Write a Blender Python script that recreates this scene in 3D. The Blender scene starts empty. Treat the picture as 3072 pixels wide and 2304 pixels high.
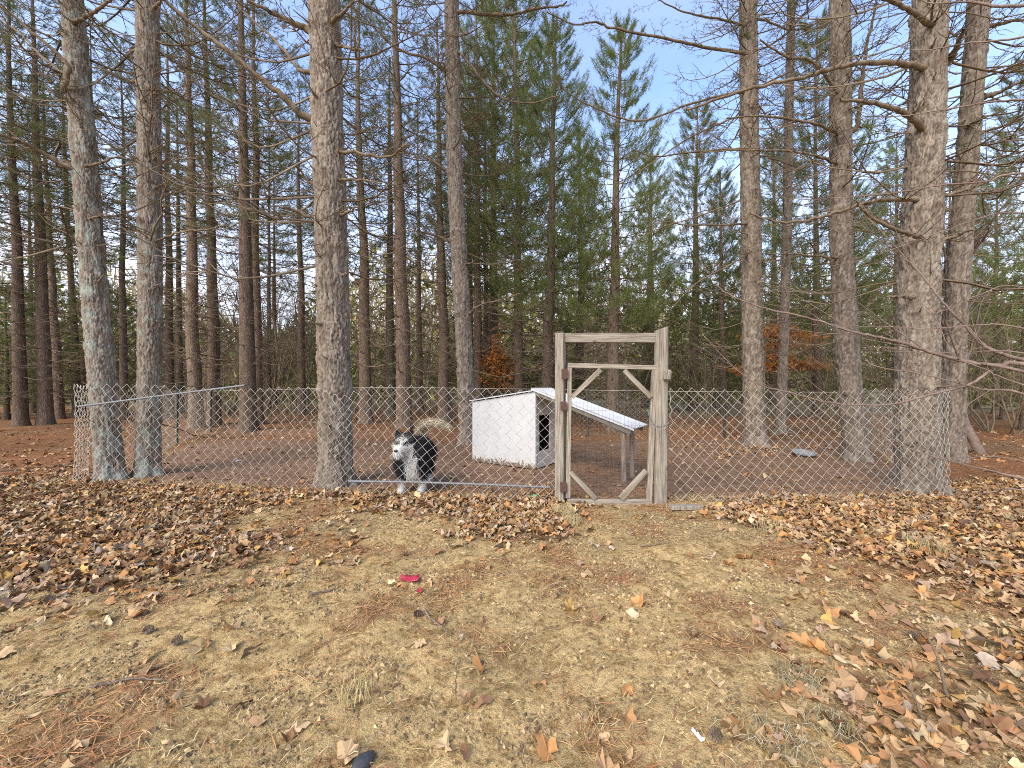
import bpy, bmesh, math, random
import numpy as np
from mathutils import Vector, Matrix, Euler

R = math.radians
random.seed(7)
RNG = np.random.default_rng(7)
SC = bpy.context.scene
COL = SC.collection

# ------------------------------------------------------------------ camera
CAM_H, FOC, CX, HOR = 1.25, 1200.0, 1536.0, 1159.5      # FOC, CX, HOR in pixels of the 3072 x 2304 photograph
cam = bpy.data.cameras.new('camera')
cam.sensor_width = 36.0
cam.lens = FOC / 3072 * 36.0
cam.shift_y = (HOR - 1152) / 3072
cam.clip_start = 0.05
cam.clip_end = 3000
cam_o = bpy.data.objects.new('camera', cam)
cam_o.location = (0, 0, CAM_H)
cam_o.rotation_euler = (R(90), 0, 0)
COL.objects.link(cam_o)
SC.camera = cam_o

# ------------------------------------------------------------------ world, sun, exposure
SUN_EL, SUN_AZ = 40.0, 215.0        # azimuth: clockwise from +Y; the sun stands behind the camera, to its left
w = bpy.data.worlds.new('World')
SC.world = w
w.use_nodes = True
nt = w.node_tree
nt.nodes.clear()
out = nt.nodes.new('ShaderNodeOutputWorld')
bg = nt.nodes.new('ShaderNodeBackground')
sky = nt.nodes.new('ShaderNodeTexSky')
sky.sky_type = 'NISHITA'
sky.sun_disc = False
sky.sun_elevation = R(SUN_EL)
sky.sun_rotation = R(SUN_AZ)
sky.air_density = 1.0
sky.dust_density = 1.0
sky.ozone_density = 5.5
# thin high cloud, thicker towards the horizon
tc = nt.nodes.new('ShaderNodeTexCoord')
sep = nt.nodes.new('ShaderNodeSeparateXYZ')
nt.links.new(tc.outputs['Generated'], sep.inputs[0])
elev = nt.nodes.new('ShaderNodeMapRange')
elev.inputs[1].default_value = 0.08
elev.inputs[2].default_value = 0.60
elev.inputs[3].default_value = 0.92
elev.inputs[4].default_value = 0.12
elev.interpolation_type = 'SMOOTHSTEP'
nt.links.new(sep.outputs[2], elev.inputs[0])
mp = nt.nodes.new('ShaderNodeMapping')
mp.inputs['Scale'].default_value = (1.0, 1.0, 2.6)
nt.links.new(tc.outputs['Generated'], mp.inputs[0])
cn = nt.nodes.new('ShaderNodeTexNoise')
cn.inputs['Scale'].default_value = 2.2
cn.inputs['Detail'].default_value = 7
cn.inputs['Roughness'].default_value = 0.55
nt.links.new(mp.outputs[0], cn.inputs['Vector'])
cr = nt.nodes.new('ShaderNodeMapRange')
cr.inputs[1].default_value = 0.35
cr.inputs[2].default_value = 0.68
cr.inputs[3].default_value = 0.55
cr.inputs[4].default_value = 1.25
nt.links.new(cn.outputs[0], cr.inputs[0])
mul = nt.nodes.new('ShaderNodeMath')
mul.operation = 'MULTIPLY'
mul.use_clamp = True
nt.links.new(elev.outputs[0], mul.inputs[0])
nt.links.new(cr.outputs[0], mul.inputs[1])
mixc = nt.nodes.new('ShaderNodeMix')
mixc.data_type = 'RGBA'
nt.links.new(mul.outputs[0], mixc.inputs[0])
nt.links.new(sky.outputs[0], mixc.inputs[6])
mixc.inputs[7].default_value = (3.85, 3.62, 3.58, 1)
nt.links.new(mixc.outputs[2], bg.inputs[0])
bg.inputs[1].default_value = 0.15
nt.links.new(bg.outputs[0], out.inputs[0])

sun = bpy.data.lights.new('sun', 'SUN')
sun.energy = 1.35
sun.angle = R(38)
sun.color = (1.0, 0.87, 0.67)
sun_o = bpy.data.objects.new('sun', sun)
az, el = R(SUN_AZ), R(SUN_EL)
to_sun = Vector((math.sin(az) * math.cos(el), math.cos(az) * math.cos(el), math.sin(el)))
sun_o.rotation_euler = to_sun.to_track_quat('Z', 'Y').to_euler()
sun_o.location = (0, -5, 30)
COL.objects.link(sun_o)

SC.view_settings.view_transform = 'Standard'
SC.view_settings.look = 'None'
SC.view_settings.exposure = 1.65
SC.view_settings.gamma = 1.0
SC.view_settings.use_curve_mapping = False
SC.render.engine = 'CYCLES'
SC.cycles.max_bounces = 5
SC.cycles.diffuse_bounces = 3
SC.cycles.transparent_max_bounces = 8
SC.cycles.use_denoising = False
SC.cycles.filter_width = 1.0


# ------------------------------------------------------------------ helpers
def hsh(ix, iy, seed):
    n = (ix.astype(np.int64) * 374761393 + iy.astype(np.int64) * 668265263 + seed * 974634777) & 0x7fffffff
    n = ((n ^ (n >> 13)) * 1274126177) & 0x7fffffff
    n = n ^ (n >> 16)
    return (n & 0xffff) / 65535.0


def vn(x, y, seed=0):
    x = np.asarray(x, float); y = np.asarray(y, float)
    xi = np.floor(x); yi = np.floor(y)
    fx = x - xi; fy = y - yi
    fx = fx * fx * (3 - 2 * fx); fy = fy * fy * (3 - 2 * fy)
    a = hsh(xi, yi, seed); b = hsh(xi + 1, yi, seed)
    c = hsh(xi, yi + 1, seed); d = hsh(xi + 1, yi + 1, seed)
    return (a * (1 - fx) + b * fx) * (1 - fy) + (c * (1 - fx) + d * fx) * fy


def fbm(x, y, seed=0, oct=4):
    t = 0; amp = 0.5; n = 0
    for o in range(oct):
        t = t + amp * vn(x * 2 ** o, y * 2 ** o, seed + o * 17)
        n += amp; amp *= 0.5
    return t / n


def npmesh(name, V, F, col=None, attrs=None, smooth=True):
    """V (n,3); F list of arrays (each (m,3) or (m,4))."""
    me = bpy.data.meshes.new(name)
    if not isinstance(F, (list, tuple)):
        F = [F]
    V = np.asarray(V, np.float32)
    me.vertices.add(len(V))
    me.vertices.foreach_set('co', V.ravel())
    nl = sum(f.size for f in F); nf = sum(len(f) for f in F)
    me.loops.add(nl)
    me.polygons.add(nf)
    me.loops.foreach_set('vertex_index', np.concatenate([f.ravel() for f in F]).astype(np.int32))
    tot = np.concatenate([np.full(len(f), f.shape[1]) for f in F])
    st = np.concatenate([[0], np.cumsum(tot)[:-1]])
    me.polygons.foreach_set('loop_start', st.astype(np.int32))
    me.polygons.foreach_set('loop_total', tot.astype(np.int32))
    me.polygons.foreach_set('use_smooth', np.full(nf, smooth))
    me.update(calc_edges=True)
    if col is not None:
        a = me.color_attributes.new('Col', 'FLOAT_COLOR', 'POINT')
        c = np.ones((len(V), 4), np.float32); c[:, :3] = col
        a.data.foreach_set('color', c.ravel())
    if attrs:
        for k, v in attrs.items():
            a = me.attributes.new(k, 'FLOAT', 'POINT')
            a.data.foreach_set('value', np.asarray(v, np.float32))
    return me


class Acc:
    """collects vertices and faces of many pieces"""
    def __init__(s):
        s.V = []; s.F3 = []; s.F4 = []; s.C = []; s.n = 0

    def add(s, V, F, col=None):
        V = np.asarray(V, float); F = np.asarray(F, int)
        s.V.append(V)
        (s.F3 if F.shape[1] == 3 else s.F4).append(F + s.n)
        if col is not None:
            s.C.append(np.broadcast_to(np.asarray(col, float), (len(V), 3)))
        s.n += len(V)

    def mesh(s, name, smooth=True):
        F = []
        if s.F3: F.append(np.concatenate(s.F3))
        if s.F4: F.append(np.concatenate(s.F4))
        return npmesh(name, np.concatenate(s.V), F, np.concatenate(s.C) if s.C else None, smooth=smooth)


def ob(name, me, mat=None, parent=None, loc=None):
    o = bpy.data.objects.new(name, me)
    COL.objects.link(o)
    if mat is not None and me is not None and len(me.materials) == 0:
        me.materials.append(mat)
    if parent is not None:
        o.parent = parent
    if loc is not None:
        o.location = loc
    return o


def tag(o, label=None, cat=None, group=None, kind=None):
    if label: o['label'] = label
    if cat: o['category'] = cat
    if group: o['group'] = group
    if kind: o['kind'] = kind
    return o


def empty(name, loc=(0, 0, 0), rot=(0, 0, 0), label=None, cat=None, group=None):
    o = bpy.data.objects.new(name, None)
    o.empty_display_size = 0.1
    o.location = loc
    o.rotation_euler = rot
    COL.objects.link(o)
    return tag(o, label, cat, group)


def tube(P, r, sides=5, cap=True):
    P = np.asarray(P, float); n = len(P)
    r = np.broadcast_to(np.asarray(r, float), (n,))
    T = np.gradient(P, axis=0)
    T /= np.linalg.norm(T, axis=1)[:, None] + 1e-12
    up = np.array([0, 0, 1.0]) if abs(T[0][2]) < 0.9 else np.array([1.0, 0, 0])
    N = np.empty_like(P)
    a = np.cross(T[0], up); a /= np.linalg.norm(a); N[0] = a
    for i in range(1, n):
        a = N[i - 1] - T[i] * np.dot(N[i - 1], T[i])
        N[i] = a / (np.linalg.norm(a) + 1e-12)
    B = np.cross(T, N)
    th = np.arange(sides) * 2 * math.pi / sides
    V = (P[:, None, :] + r[:, None, None] * (np.cos(th)[None, :, None] * N[:, None, :] + np.sin(th)[None, :, None] * B[:, None, :])).reshape(-1, 3)
    i = np.arange(n - 1)[:, None] * sides
    j = np.arange(sides)[None, :]; k = (j + 1) % sides
    F = np.stack([i + j, i + k, i + sides + k, i + sides + j], -1).reshape(-1, 4)
    return V, F


def box_mesh(name, sx, sy, sz, bevel=0.004, jitter=0.0, seed=0):
    """box centred on x and y, standing on z = 0, edges bevelled"""
    bm = bmesh.new()
    bmesh.ops.create_cube(bm, size=1)
    rr = random.Random(seed)
    for v in bm.verts:
        v.co = Vector((v.co.x * sx + rr.uniform(-jitter, jitter), v.co.y * sy + rr.uniform(-jitter, jitter), (v.co.z + .5) * sz + rr.uniform(-jitter, jitter)))
    if bevel:
        bmesh.ops.bevel(bm, geom=bm.edges[:], offset=bevel, segments=1, affect='EDGES')
    me = bpy.data.meshes.new(name)
    bm.to_mesh(me); bm.free()
    return me


def beam(name, a, b, wx, wy, mat, parent, side=(0, 1, 0), bevel=0.004, jitter=0.0015, seed=0):
    """a squared timber from a to b; wx across, wy along `side`"""
    a = Vector(a); b = Vector(b); z = (b - a).normalized()
    y = Vector(side); y = (y - z * y.dot(z)).normalized()
    x = y.cross(z)
    me = box_mesh(name, wx, wy, (b - a).length, bevel, jitter, seed)
    o = ob(name, me, mat, parent)
    M = Matrix(((x.x, y.x, z.x, a.x), (x.y, y.y, z.y, a.y), (x.z, y.z, z.z, a.z), (0, 0, 0, 1)))
    o.matrix_local = M
    return o


def S(x, y, Y):
    """a point of the place seen at photograph pixel x, y, at distance Y ahead of the camera"""
    return Vector(((x - CX) / FOC * Y, Y, CAM_H - (y - HOR) / FOC * Y))


def GY(y):
    return CAM_H * FOC / (y - HOR)


def smooth_path(pts, n):
    """Catmull-Rom through points (k,d) -> (n,d)"""
    P = np.asarray(pts, float)
    P = np.vstack([2 * P[0] - P[1], P, 2 * P[-1] - P[-2]])
    k = len(P) - 3
    t = np.linspace(0, k - 1e-6, n)
    i = t.astype(int); f = (t - i)[:, None]
    a, b, c, d = P[i], P[i + 1], P[i + 2], P[i + 3]
    return 0.5 * (2 * b + (c - a) * f + (2 * a - 5 * b + 4 * c - d) * f ** 2 + (3 * b - a - 3 * c + d) * f ** 3)


# ------------------------------------------------------------------ materials
def new_mat(name):
    m = bpy.data.materials.new(name)
    m.use_nodes = True
    n = m.node_tree
    b = n.nodes['Principled BSDF']
    b.inputs['Roughness'].default_value = 0.9
    b.inputs['Specular IOR Level'].default_value = 0.2
    return m, n, b


def nd(n, t, **kw):
    x = n.nodes.new(t)
    for k, v in kw.items():
        if k.startswith('i_'):
            x.inputs[k[2:].replace('_', ' ')].default_value = v
        else:
            setattr(x, k, v)
    return x


def mixrgb(n, fac, a, b, mode='MIX'):
    x = n.nodes.new('ShaderNodeMix'); x.data_type = 'RGBA'; x.blend_type = mode
    for s, v in ((0, fac), (6, a), (7, b)):
        if isinstance(v, (tuple, float, int)):
            x.inputs[s].default_value = v if not isinstance(v, tuple) else (*v, 1)
        else:
            n.links.new(v, x.inputs[s])
    return x.outputs[2]


def ramp(n, fac, stops):
    x = n.nodes.new('ShaderNodeValToRGB')
    e = x.color_ramp.elements
    while len(e) < len(stops): e.new(0.5)
    for q, (p, c) in zip(e, stops):
        q.position = p
        q.color = (*c, 1) if isinstance(c, tuple) else (c, c, c, 1)
    n.links.new(fac, x.inputs[0])
    return x.outputs[0]


def noise(n, vec, scale, detail=5, rough=0.6):
    x = nd(n, 'ShaderNodeTexNoise')
    x.inputs['Scale'].default_value = scale
    x.inputs['Detail'].default_value = detail
    x.inputs['Roughness'].default_value = rough
    if vec is not None: n.links.new(vec, x.inputs['Vector'])
    return x.outputs[0]


def bump(n, b, h, strength, dist):
    x = nd(n, 'ShaderNodeBump')
    x.inputs['Strength'].default_value = strength
    x.inputs['Distance'].default_value = dist
    n.links.new(h, x.inputs['Height'])
    n.links.new(x.outputs[0], b.inputs['Normal'])


def mapping(n, out, scale):
    x = nd(n, 'ShaderNodeMapping')
    x.inputs['Scale'].default_value = scale
    n.links.new(out, x.inputs[0])
    return x.outputs[0]


def coords(n, which='Object'):
    return nd(n, 'ShaderNodeTexCoord').outputs[which]


def attr(n, name, out='Color'):
    x = nd(n, 'ShaderNodeAttribute'); x.attribute_name = name
    return x.outputs[out]


M = {}


def m_ground():
    m, n, b = new_mat('ground_soil')
    c = coords(n, 'Object')
    base = attr(n, 'Col')
    n1 = noise(n, c, 3.0, 6, .65)
    n4 = noise(n, c, 11.0, 6, .72)
    n2 = noise(n, c, 34.0, 5, .7)
    n3 = noise(n, c, 160.0, 3, .7)
    v1 = ramp(n, n1, [(.25, .72), (.75, 1.22)])
    v2 = ramp(n, n2, [(.33, .40), (.47, .95), (.70, 1.22)])
    v3 = ramp(n, n3, [(.25, .62), (.6, 1.05), (.8, 1.2)])
    x = mixrgb(n, 1.0, base, v1, 'MULTIPLY')
    x = mixrgb(n, ramp(n, n4, [(.48, 0.0), (.60, .80)]), x, mixrgb(n, 1.0, x, (.52, .46, .40), 'MULTIPLY'))
    x = mixrgb(n, 1.0, x, v2, 'MULTIPLY')
    x = mixrgb(n, 1.0, x, v3, 'MULTIPLY')
    n.links.new(x, b.inputs['Base Color'])
    add = nd(n, 'ShaderNodeMath', operation='ADD')
    n.links.new(n2, add.inputs[0])
    sc = nd(n, 'ShaderNodeMath', operation='MULTIPLY'); sc.inputs[1].default_value = .45
    n.links.new(n3, sc.inputs[0]); n.links.new(sc.outputs[0], add.inputs[1])
    bump(n, b, add.outputs[0], .9, .022)
    b.inputs['Roughness'].default_value = 1.0
    b.inputs['Specular IOR Level'].default_value = .05
    return m


def m_bark_near():
    """plates, cracks and lichen come from the trunk's own geometry attributes"""
    m, n, b = new_mat('pine_bark_plated')
    c = coords(n, 'Object')
    plate = attr(n, 'plate', 'Fac'); crack = attr(n, 'crack', 'Fac'); hgt = attr(n, 'lich', 'Fac')
    base = ramp(n, plate, [(0.0, (.100, .079, .058)), (.35, (.190, .153, .116)), (.7, (.275, .230, .180)), (1.0, (.350, .300, .240))])
    fine = noise(n, mapping(n, c, (1, 1, .35)), 60, 5, .7)
    base = mixrgb(n, 1.0, base, ramp(n, fine, [(.25, .68), (.75, 1.28)]), 'MULTIPLY')
    red = noise(n, c, 5.0, 3, .6)
    base = mixrgb(n, ramp(n, red, [(.55, 0.0), (.75, .30)]), base, (.25, .15, .10))
    base = mixrgb(n, crack, base, (.050, .036, .030))
    lich = noise(n, mapping(n, c, (1, 1, .6)), 9.0, 6, .7)
    lm = nd(n, 'ShaderNodeMath', operation='ADD'); n.links.new(lich, lm.inputs[0]); n.links.new(hgt, lm.inputs[1])
    lf = ramp(n, lm.outputs[0], [(.72, 0.0), (.86, .75)])
    base = mixrgb(n, lf, base, (.30, .34, .29))
    n.links.new(base, b.inputs['Base Color'])
    bump(n, b, fine, .7, .006)
    return m


def m_bark_far():
    m, n, b = new_mat('pine_bark')
    c = coords(n, 'Object')
    vo = nd(n, 'ShaderNodeTexVoronoi'); vo.feature = 'DISTANCE_TO_EDGE'
    vo.inputs['Scale'].default_value = 22
    wn = nd(n, 'ShaderNodeTexNoise'); wn.inputs['Scale'].default_value = 8
    n.links.new(c, wn.inputs['Vector'])
    vec = mixrgb(n, .08, mapping(n, c, (1, 1, .34)), wn.outputs['Color'], 'ADD')
    n.links.new(vec, vo.inputs['Vector'])
    oi = nd(n, 'ShaderNodeObjectInfo')
    base = ramp(n, noise(n, mapping(n, c, (1, 1, .3)), 14, 5, .7), [(.25, (.100, .070, .048)), (.55, (.190, .138, .098)), (.8, (.29, .225, .168))])
    base = mixrgb(n, ramp(n, vo.outputs['Distance'], [(.0, .75), (.09, 0.0)]), base, (.045, .032, .026))
    base = mixrgb(n, 1.0, base, ramp(n, oi.outputs['Random'], [(0, .72), (1, 1.15)]), 'MULTIPLY')
    n.links.new(base, b.inputs['Base Color'])
    bump(n, b, vo.outputs['Distance'], .8, .03)
    return m


def m_twig(name, ca, cb, cc):
    m, n, b = new_mat(name)
    c = coords(n, 'Object')
    x = ramp(n, noise(n, c, 7.0, 4, .7), [(.3, ca), (.52, cb), (.75, cc)])
    x = mixrgb(n, 1.0, x, ramp(n, noise(n, c, 90, 3, .6), [(.25, .65), (.75, 1.3)]), 'MULTIPLY')
    n.links.new(x, b.inputs['Base Color'])
    return m


def m_needle(name, stops, transl=.25):
    m, n, b = new_mat(name)
    c = coords(n, 'Object')
    oi = nd(n, 'ShaderNodeObjectInfo')
    x = ramp(n, noise(n, c, 2.3, 4, .75), stops)
    x = mixrgb(n, 1.0, x, ramp(n, oi.outputs['Random'], [(0, .8), (1, 1.2)]), 'MULTIPLY')
    n.links.new(x, b.inputs['Base Color'])
    b.inputs['Roughness'].default_value = .6
    t = nd(n, 'ShaderNodeBsdfTranslucent'); n.links.new(x, t.inputs[0])
    ms = nd(n, 'ShaderNodeMixShader'); ms.inputs[0].default_value = transl
    n.links.new(b.outputs[0], ms.inputs[1]); n.links.new(t.outputs[0], ms.inputs[2])
    n.links.new(ms.outputs[0], n.nodes['Material Output'].inputs[0])
    return m


def m_attr(name, rough=.85, transl=0.0, fine=0.0, spec=.2):
    m, n, b = new_mat(name)
    x = attr(n, 'Col')
    if fine:
        x = mixrgb(n, 1.0, x, ramp(n, noise(n, coords(n, 'Object'), fine, 4, .7), [(.25, .7), (.75, 1.25)]), 'MULTIPLY')
    n.links.new(x, b.inputs['Base Color'])
    b.inputs['Roughness'].default_value = rough
    b.inputs['Specular IOR Level'].default_value = spec
    if transl:
        t = nd(n, 'ShaderNodeBsdfTranslucent'); n.links.new(x, t.inputs[0])
        ms = nd(n, 'ShaderNodeMixShader'); ms.inputs[0].default_value = transl
        n.links.new(b.outputs[0], ms.inputs[1]); n.links.new(t.outputs[0], ms.inputs[2])
        n.links.new(ms.outputs[0], n.nodes['Material Output'].inputs[0])
    return m


def m_leaf_single():
    m, n, b = new_mat('dry_leaf')
    oi = nd(n, 'ShaderNodeObjectInfo')
    x = ramp(n, oi.outputs['Random'], [(0, (.24, .13, .075)), (.2, (.40, .26, .14)), (.42, (.49, .35, .19)), (.6, (.36, .20, .10)), (.8, (.44, .23, .085)), (1, (.56, .44, .27))])
    x = mixrgb(n, 1.0, x, ramp(n, noise(n, coords(n), 30, 4, .7), [(.25, .72), (.75, 1.2)]), 'MULTIPLY')
    n.links.new(x, b.inputs['Base Color'])
    return m


def m_wood(name, ca, cb, cc, grain=(22, 22, 1.2), green=.25):
    m, n, b = new_mat(name)
    c = coords(n)
    g = noise(n, mapping(n, c, grain), 3.0, 6, .65)
    x = ramp(n, g, [(.36, ca), (.5, cb), (.64, cc)])
    x = mixrgb(n, ramp(n, noise(n, c, 4.0, 4, .6), [(.5, 0.0), (.75, green)]), x, (.30, .31, .24))
    kn = nd(n, 'ShaderNodeTexVoronoi'); kn.inputs['Scale'].default_value = 3.4
    n.links.new(mapping(n, c, (2.0, 2.0, 1.0)), kn.inputs['Vector'])
    x = mixrgb(n, ramp(n, kn.outputs['Distance'], [(.06, .75), (.13, 0.0)]), x, (.09, .065, .05))
    n.links.new(x, b.inputs['Base Color'])
    bump(n, b, g, .5, .004)
    return m


def m_metal(name, col, rough=.45, metallic=.7, dirt=(.25, .24, .22), amount=.35):
    m, n, b = new_mat(name)
    x = mixrgb(n, ramp(n, noise(n, coords(n), 14, 5, .7), [(.45, 0.0), (.75, amount)]), col, dirt)
    n.links.new(x, b.inputs['Base Color'])
    b.inputs['Roughness'].default_value = rough
    b.inputs['Metallic'].default_value = metallic
    b.inputs['Specular IOR Level'].default_value = .5
    return m


def m_white_paint():
    m, n, b = new_mat('weathered_white_paint')
    c = coords(n)
    p = nd(n, 'ShaderNodeSeparateXYZ'); n.links.new(c, p.inputs[0])
    zn = nd(n, 'ShaderNodeMapRange'); zn.inputs[1].default_value = .02; zn.inputs[2].default_value = .24
    zn.inputs[3].default_value = .46; zn.inputs[4].default_value = 0.0
    n.links.new(p.outputs[2], zn.inputs[0])
    pn = noise(n, mapping(n, c, (1.6, 1.6, 1)), 16, 6, .75)
    a = nd(n, 'ShaderNodeMath', operation='ADD'); n.links.new(pn, a.inputs[0]); n.links.new(zn.outputs[0], a.inputs[1])
    flake = ramp(n, a.outputs[0], [(.86, 0.0), (.89, 1.0)])
    x = ramp(n, noise(n, c, 3, 4, .6), [(.3, (.455, .46, .455)), (.7, (.52, .525, .525))])
    yel = ramp(n, a.outputs[0], [(.72, 0.0), (.95, .55)])
    x = mixrgb(n, yel, x, (.56, .55, .42))
    x = mixrgb(n, flake, x, (.16, .12, .085))
    n.links.new(x, b.inputs['Base Color'])
    b.inputs['Roughness'].default_value = .6
    return m


def m_plain(name, col, rough=.8, var=.25, scale=12, spec=.3):
    m, n, b = new_mat(name)
    x = mixrgb(n, 1.0, (*col,), ramp(n, noise(n, coords(n), scale, 5, .65), [(.25, 1 - var), (.75, 1 + var)]), 'MULTIPLY')
    n.links.new(x, b.inputs['Base Color'])
    b.inputs['Roughness'].default_value = rough
    b.inputs['Specular IOR Level'].default_value = spec
    return m


M['ground'] = m_ground()
M['bark'] = m_bark_near()
M['bark_far'] = m_bark_far()
M['dead'] = m_twig('dead_pine_branch', (.100, .073, .050), (.185, .140, .092), (.27, .22, .15))
M['bare'] = m_twig('bare_twig', (.12, .085, .068), (.20, .145, .115), (.29, .225, .18))
M['brush'] = m_twig('brush_twig', (.13, .10, .065), (.22, .175, .11), (.30, .25, .165))
M['needle'] = m_needle('pine_needle', [(.30, (.070, .085, .028)), (.5, (.125, .148, .045)), (.62, (.175, .18, .060)), (.75, (.24, .155, .06))], .35)
M['needle_fresh'] = m_needle('bright_pine_needle', [(.3, (.110, .145, .042)), (.5, (.195, .235, .068)), (.68, (.28, .305, .10)), (.8, (.34, .28, .10))], .45)
M['leaf_orange'] = m_needle('oak_leaf', [(.3, (.34, .12, .035)), (.5, (.52, .22, .06)), (.7, (.60, .34, .13))], .4)
M['woods'] = m_attr('woods_leaf', .9, .2)
M['leaf'] = m_leaf_single()
M['litter'] = m_attr('leaf_litter', .85, 0, 25)
M['strand'] = m_attr('dry_strand', .8)
M['wire'] = m_metal('galvanised_wire', (.56, .52, .44), .55, .1, (.34, .30, .23), .6)
M['pipe'] = m_metal('galvanised_pipe', (.17, .175, .18), .6, .2)
M['blackpost'] = m_plain('dark_painted_steel', (.035, .04, .038), .6)
M['rust'] = m_plain('rusty_steel', (.10, .058, .044), .9, .4, 30)
M['post'] = m_wood('weathered_post', (.13, .108, .082), (.25, .215, .168), (.35, .31, .25))
M['gate'] = m_wood('weathered_gate_board', (.145, .12, .09), (.275, .235, .18), (.38, .335, .265))
M['greywood'] = m_wood('grey_old_post', (.13, .105, .085), (.22, .18, .145), (.31, .265, .21))
M['white'] = m_white_paint()
M['roof'] = m_plain('white_corrugated_sheet', (.50, .51, .525), .5, .14, 7)
M['dark'] = m_plain('painted_interior_shade', (.02, .018, .016), .9)  # shade painted as colour on the dog house floor and inner sheets
M['rafter'] = m_plain('grey_rafter', (.16, .145, .125), .9, .3, 14)


# ------------------------------------------------------------------ ground
def pen_mask(x, y):
    """1 inside the dog pen"""
    left = -5.35 - (y - 5.3) * .50
    right = 5.0 + (y - 4.4) * .60
    front = np.where(x < 0.5, 4.45 - (x - .5) * .145, 4.40)
    back = 10.6 - x * .10
    e = .35
    sm = lambda d: np.clip(d / e + .5, 0, 1)
    return sm(x - left) * sm(right - x) * sm(y - front) * sm(back - y)


def gz(x, y):
    x = np.asarray(x, float); y = np.asarray(y, float)
    near = np.clip((9 - y) / 6, 0, 1) * np.clip((9 - np.abs(x)) / 4, 0, 1)
    z = (fbm(x * .55 + 3, y * .55, 5, 3) - .5) * .10
    z = z + near * ((fbm(x * 2.1, y * 2.1, 9, 3) - .5) * .045 + (fbm(x * 7, y * 9, 21, 2) - .5) * .024 + (vn(x * 17, y * 19, 23) - .5) * .010)
    z = z * np.clip((y - .5) / .5, .3, 1)
    far = np.clip((np.hypot(x, y) - 13) / 40, 0, 1)
    z = z + far * (fbm(x * .05, y * .05, 31, 2) - .35) * 1.0
    berm = np.exp(-((y - (10.4 - x * .10)) / .5) ** 2) * .10 * np.clip((1.0 - x) / 2, 0, 1) * np.clip((x + 8.3) / .6, 0, 1)
    return z + berm


def poly_in(px, py, poly):
    inside = np.zeros(px.shape, bool)
    k = len(poly)
    for i in range(k):
        x1, y1 = poly[i]; x2, y2 = poly[(i + 1) % k]
        c = ((y1 > py) != (y2 > py))
        with np.errstate(divide='ignore', invalid='ignore'):
            xi = (x2 - x1) * (py - y1) / (y2 - y1 + 1e-12) + x1
        inside ^= c & (px < xi)
    return inside


def W(pts):
    """outline points given as (photo x, photo y) on flat ground -> world"""
    r = []
    for x, y in pts:
        Y = GY(y); r.append(((x - CX) / FOC * Y, Y))
    return r


q = 1.38879
LEAF_DENSE = [W([(a * q, b * q) for a, b in z]) for z in (
    [(-700, 1045), (150, 1038), (420, 1062), (640, 1066), (720, 1068), (620, 1090), (500, 1118), (470, 1150), (600, 1165), (620, 1195), (500, 1235), (260, 1292), (0, 1290), (-700, 1380)],
    [(690, 1064), (900, 1076), (1205, 1066), (1250, 1092), (1245, 1160), (1180, 1170), (960, 1162), (1010, 1125), (930, 1098), (720, 1092)],
    [(1535, 1098), (1640, 1076), (2000, 1072), (2100, 1040), (2900, 1020), (2900, 1480), (2350, 1380), (2212, 1300), (2030, 1245), (1850, 1200), (1690, 1145), (1560, 1120)],
    [(1860, 1470), (2010, 1400), (2212, 1330), (2900, 1450), (2900, 1900), (1980, 1700), (1880, 1580)],
)]
LEAF_MID = [W([(a * q, b * q) for a, b in z]) for z in (
    [(600, 1085), (760, 1100), (800, 1240), (640, 1270), (300, 1330), (-200, 1400), (-100, 1290), (300, 1290), (560, 1200)],
    [(1640, 1120), (1850, 1190), (2212, 1290), (2600, 1400), (2500, 1900), (1700, 1700), (1650, 1450), (1800, 1330), (1700, 1200)],
    [(1460, 950), (1900, 945), (2100, 960), (2700, 960), (2700, 1010), (1900, 990), (1500, 985)],
    [(-700, 945), (160, 950), (200, 1030), (-700, 1040)],
)]


def leaf_density(x, y, jit=0.0):
    if jit:
        x = x + np.random.default_rng(1).normal(0, jit, x.shape); y = y + np.random.default_rng(2).normal(0, jit, y.shape)
    wx = x + (fbm(x * 2.2, y * 2.2, 41, 3) - .5) * .55
    wy = y + (fbm(x * 2.2 + 9, y * 2.2, 43, 3) - .5) * .42
    d = np.full(x.shape, .008)
    for p in LEAF_MID: d = np.where(poly_in(wx, wy, p), .085, d)
    for k, p in enumerate(LEAF_DENSE): d = np.where(poly_in(wx, wy, p), .42 if k == 3 else 1.0, d)
    return d


def axis(lo, hi, step, far_lo, far_hi, g=1.17):
    a = list(np.arange(lo, hi + 1e-6, step))
    s = step; x = hi
    while x < far_hi:
        s *= g; x += s; a.append(x)
    s = step; x = lo; b = []
    while x > far_lo:
        s *= g; x -= s; b.append(x)
    return np.array(b[::-1] + a)


gx = axis(-6.4, 6.4, .040, -900, 900)
gy = axis(1.0, 6.6, .034, -60, 1500)
GXm, GYm = np.meshgrid(gx, gy)
GZm = gz(GXm, GYm)
X_, Y_ = GXm.ravel(), GYm.ravel()
sand = np.array([.60, .420, .190]); soil = np.array([.300, .190, .122]); duff = np.array([.31, .150, .070])
mould = np.array([.190, .115, .068]); straw = np.array([.36, .32, .19]); olive = np.array([.22, .16, .085])
colr = np.tile(sand, (len(X_), 1))
moss = np.clip((fbm(X_ * 1.4, Y_ * 1.4, 51, 4) - .47) * 6, 0, 1) * (.25 + .5 * np.clip((Y_ - 1.9) / 2.0, 0, 1))
colr = colr * (1 - moss[:, None]) + np.array([.40, .29, .14]) * moss[:, None]
redp = np.clip((fbm(X_ * 2.6, Y_ * 2.6, 57, 4) - .56) * 7, 0, .55)[:, None]
colr = colr * (1 - redp) + np.array([.30, .15, .075]) * redp
ld = leaf_density(X_, Y_)
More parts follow.
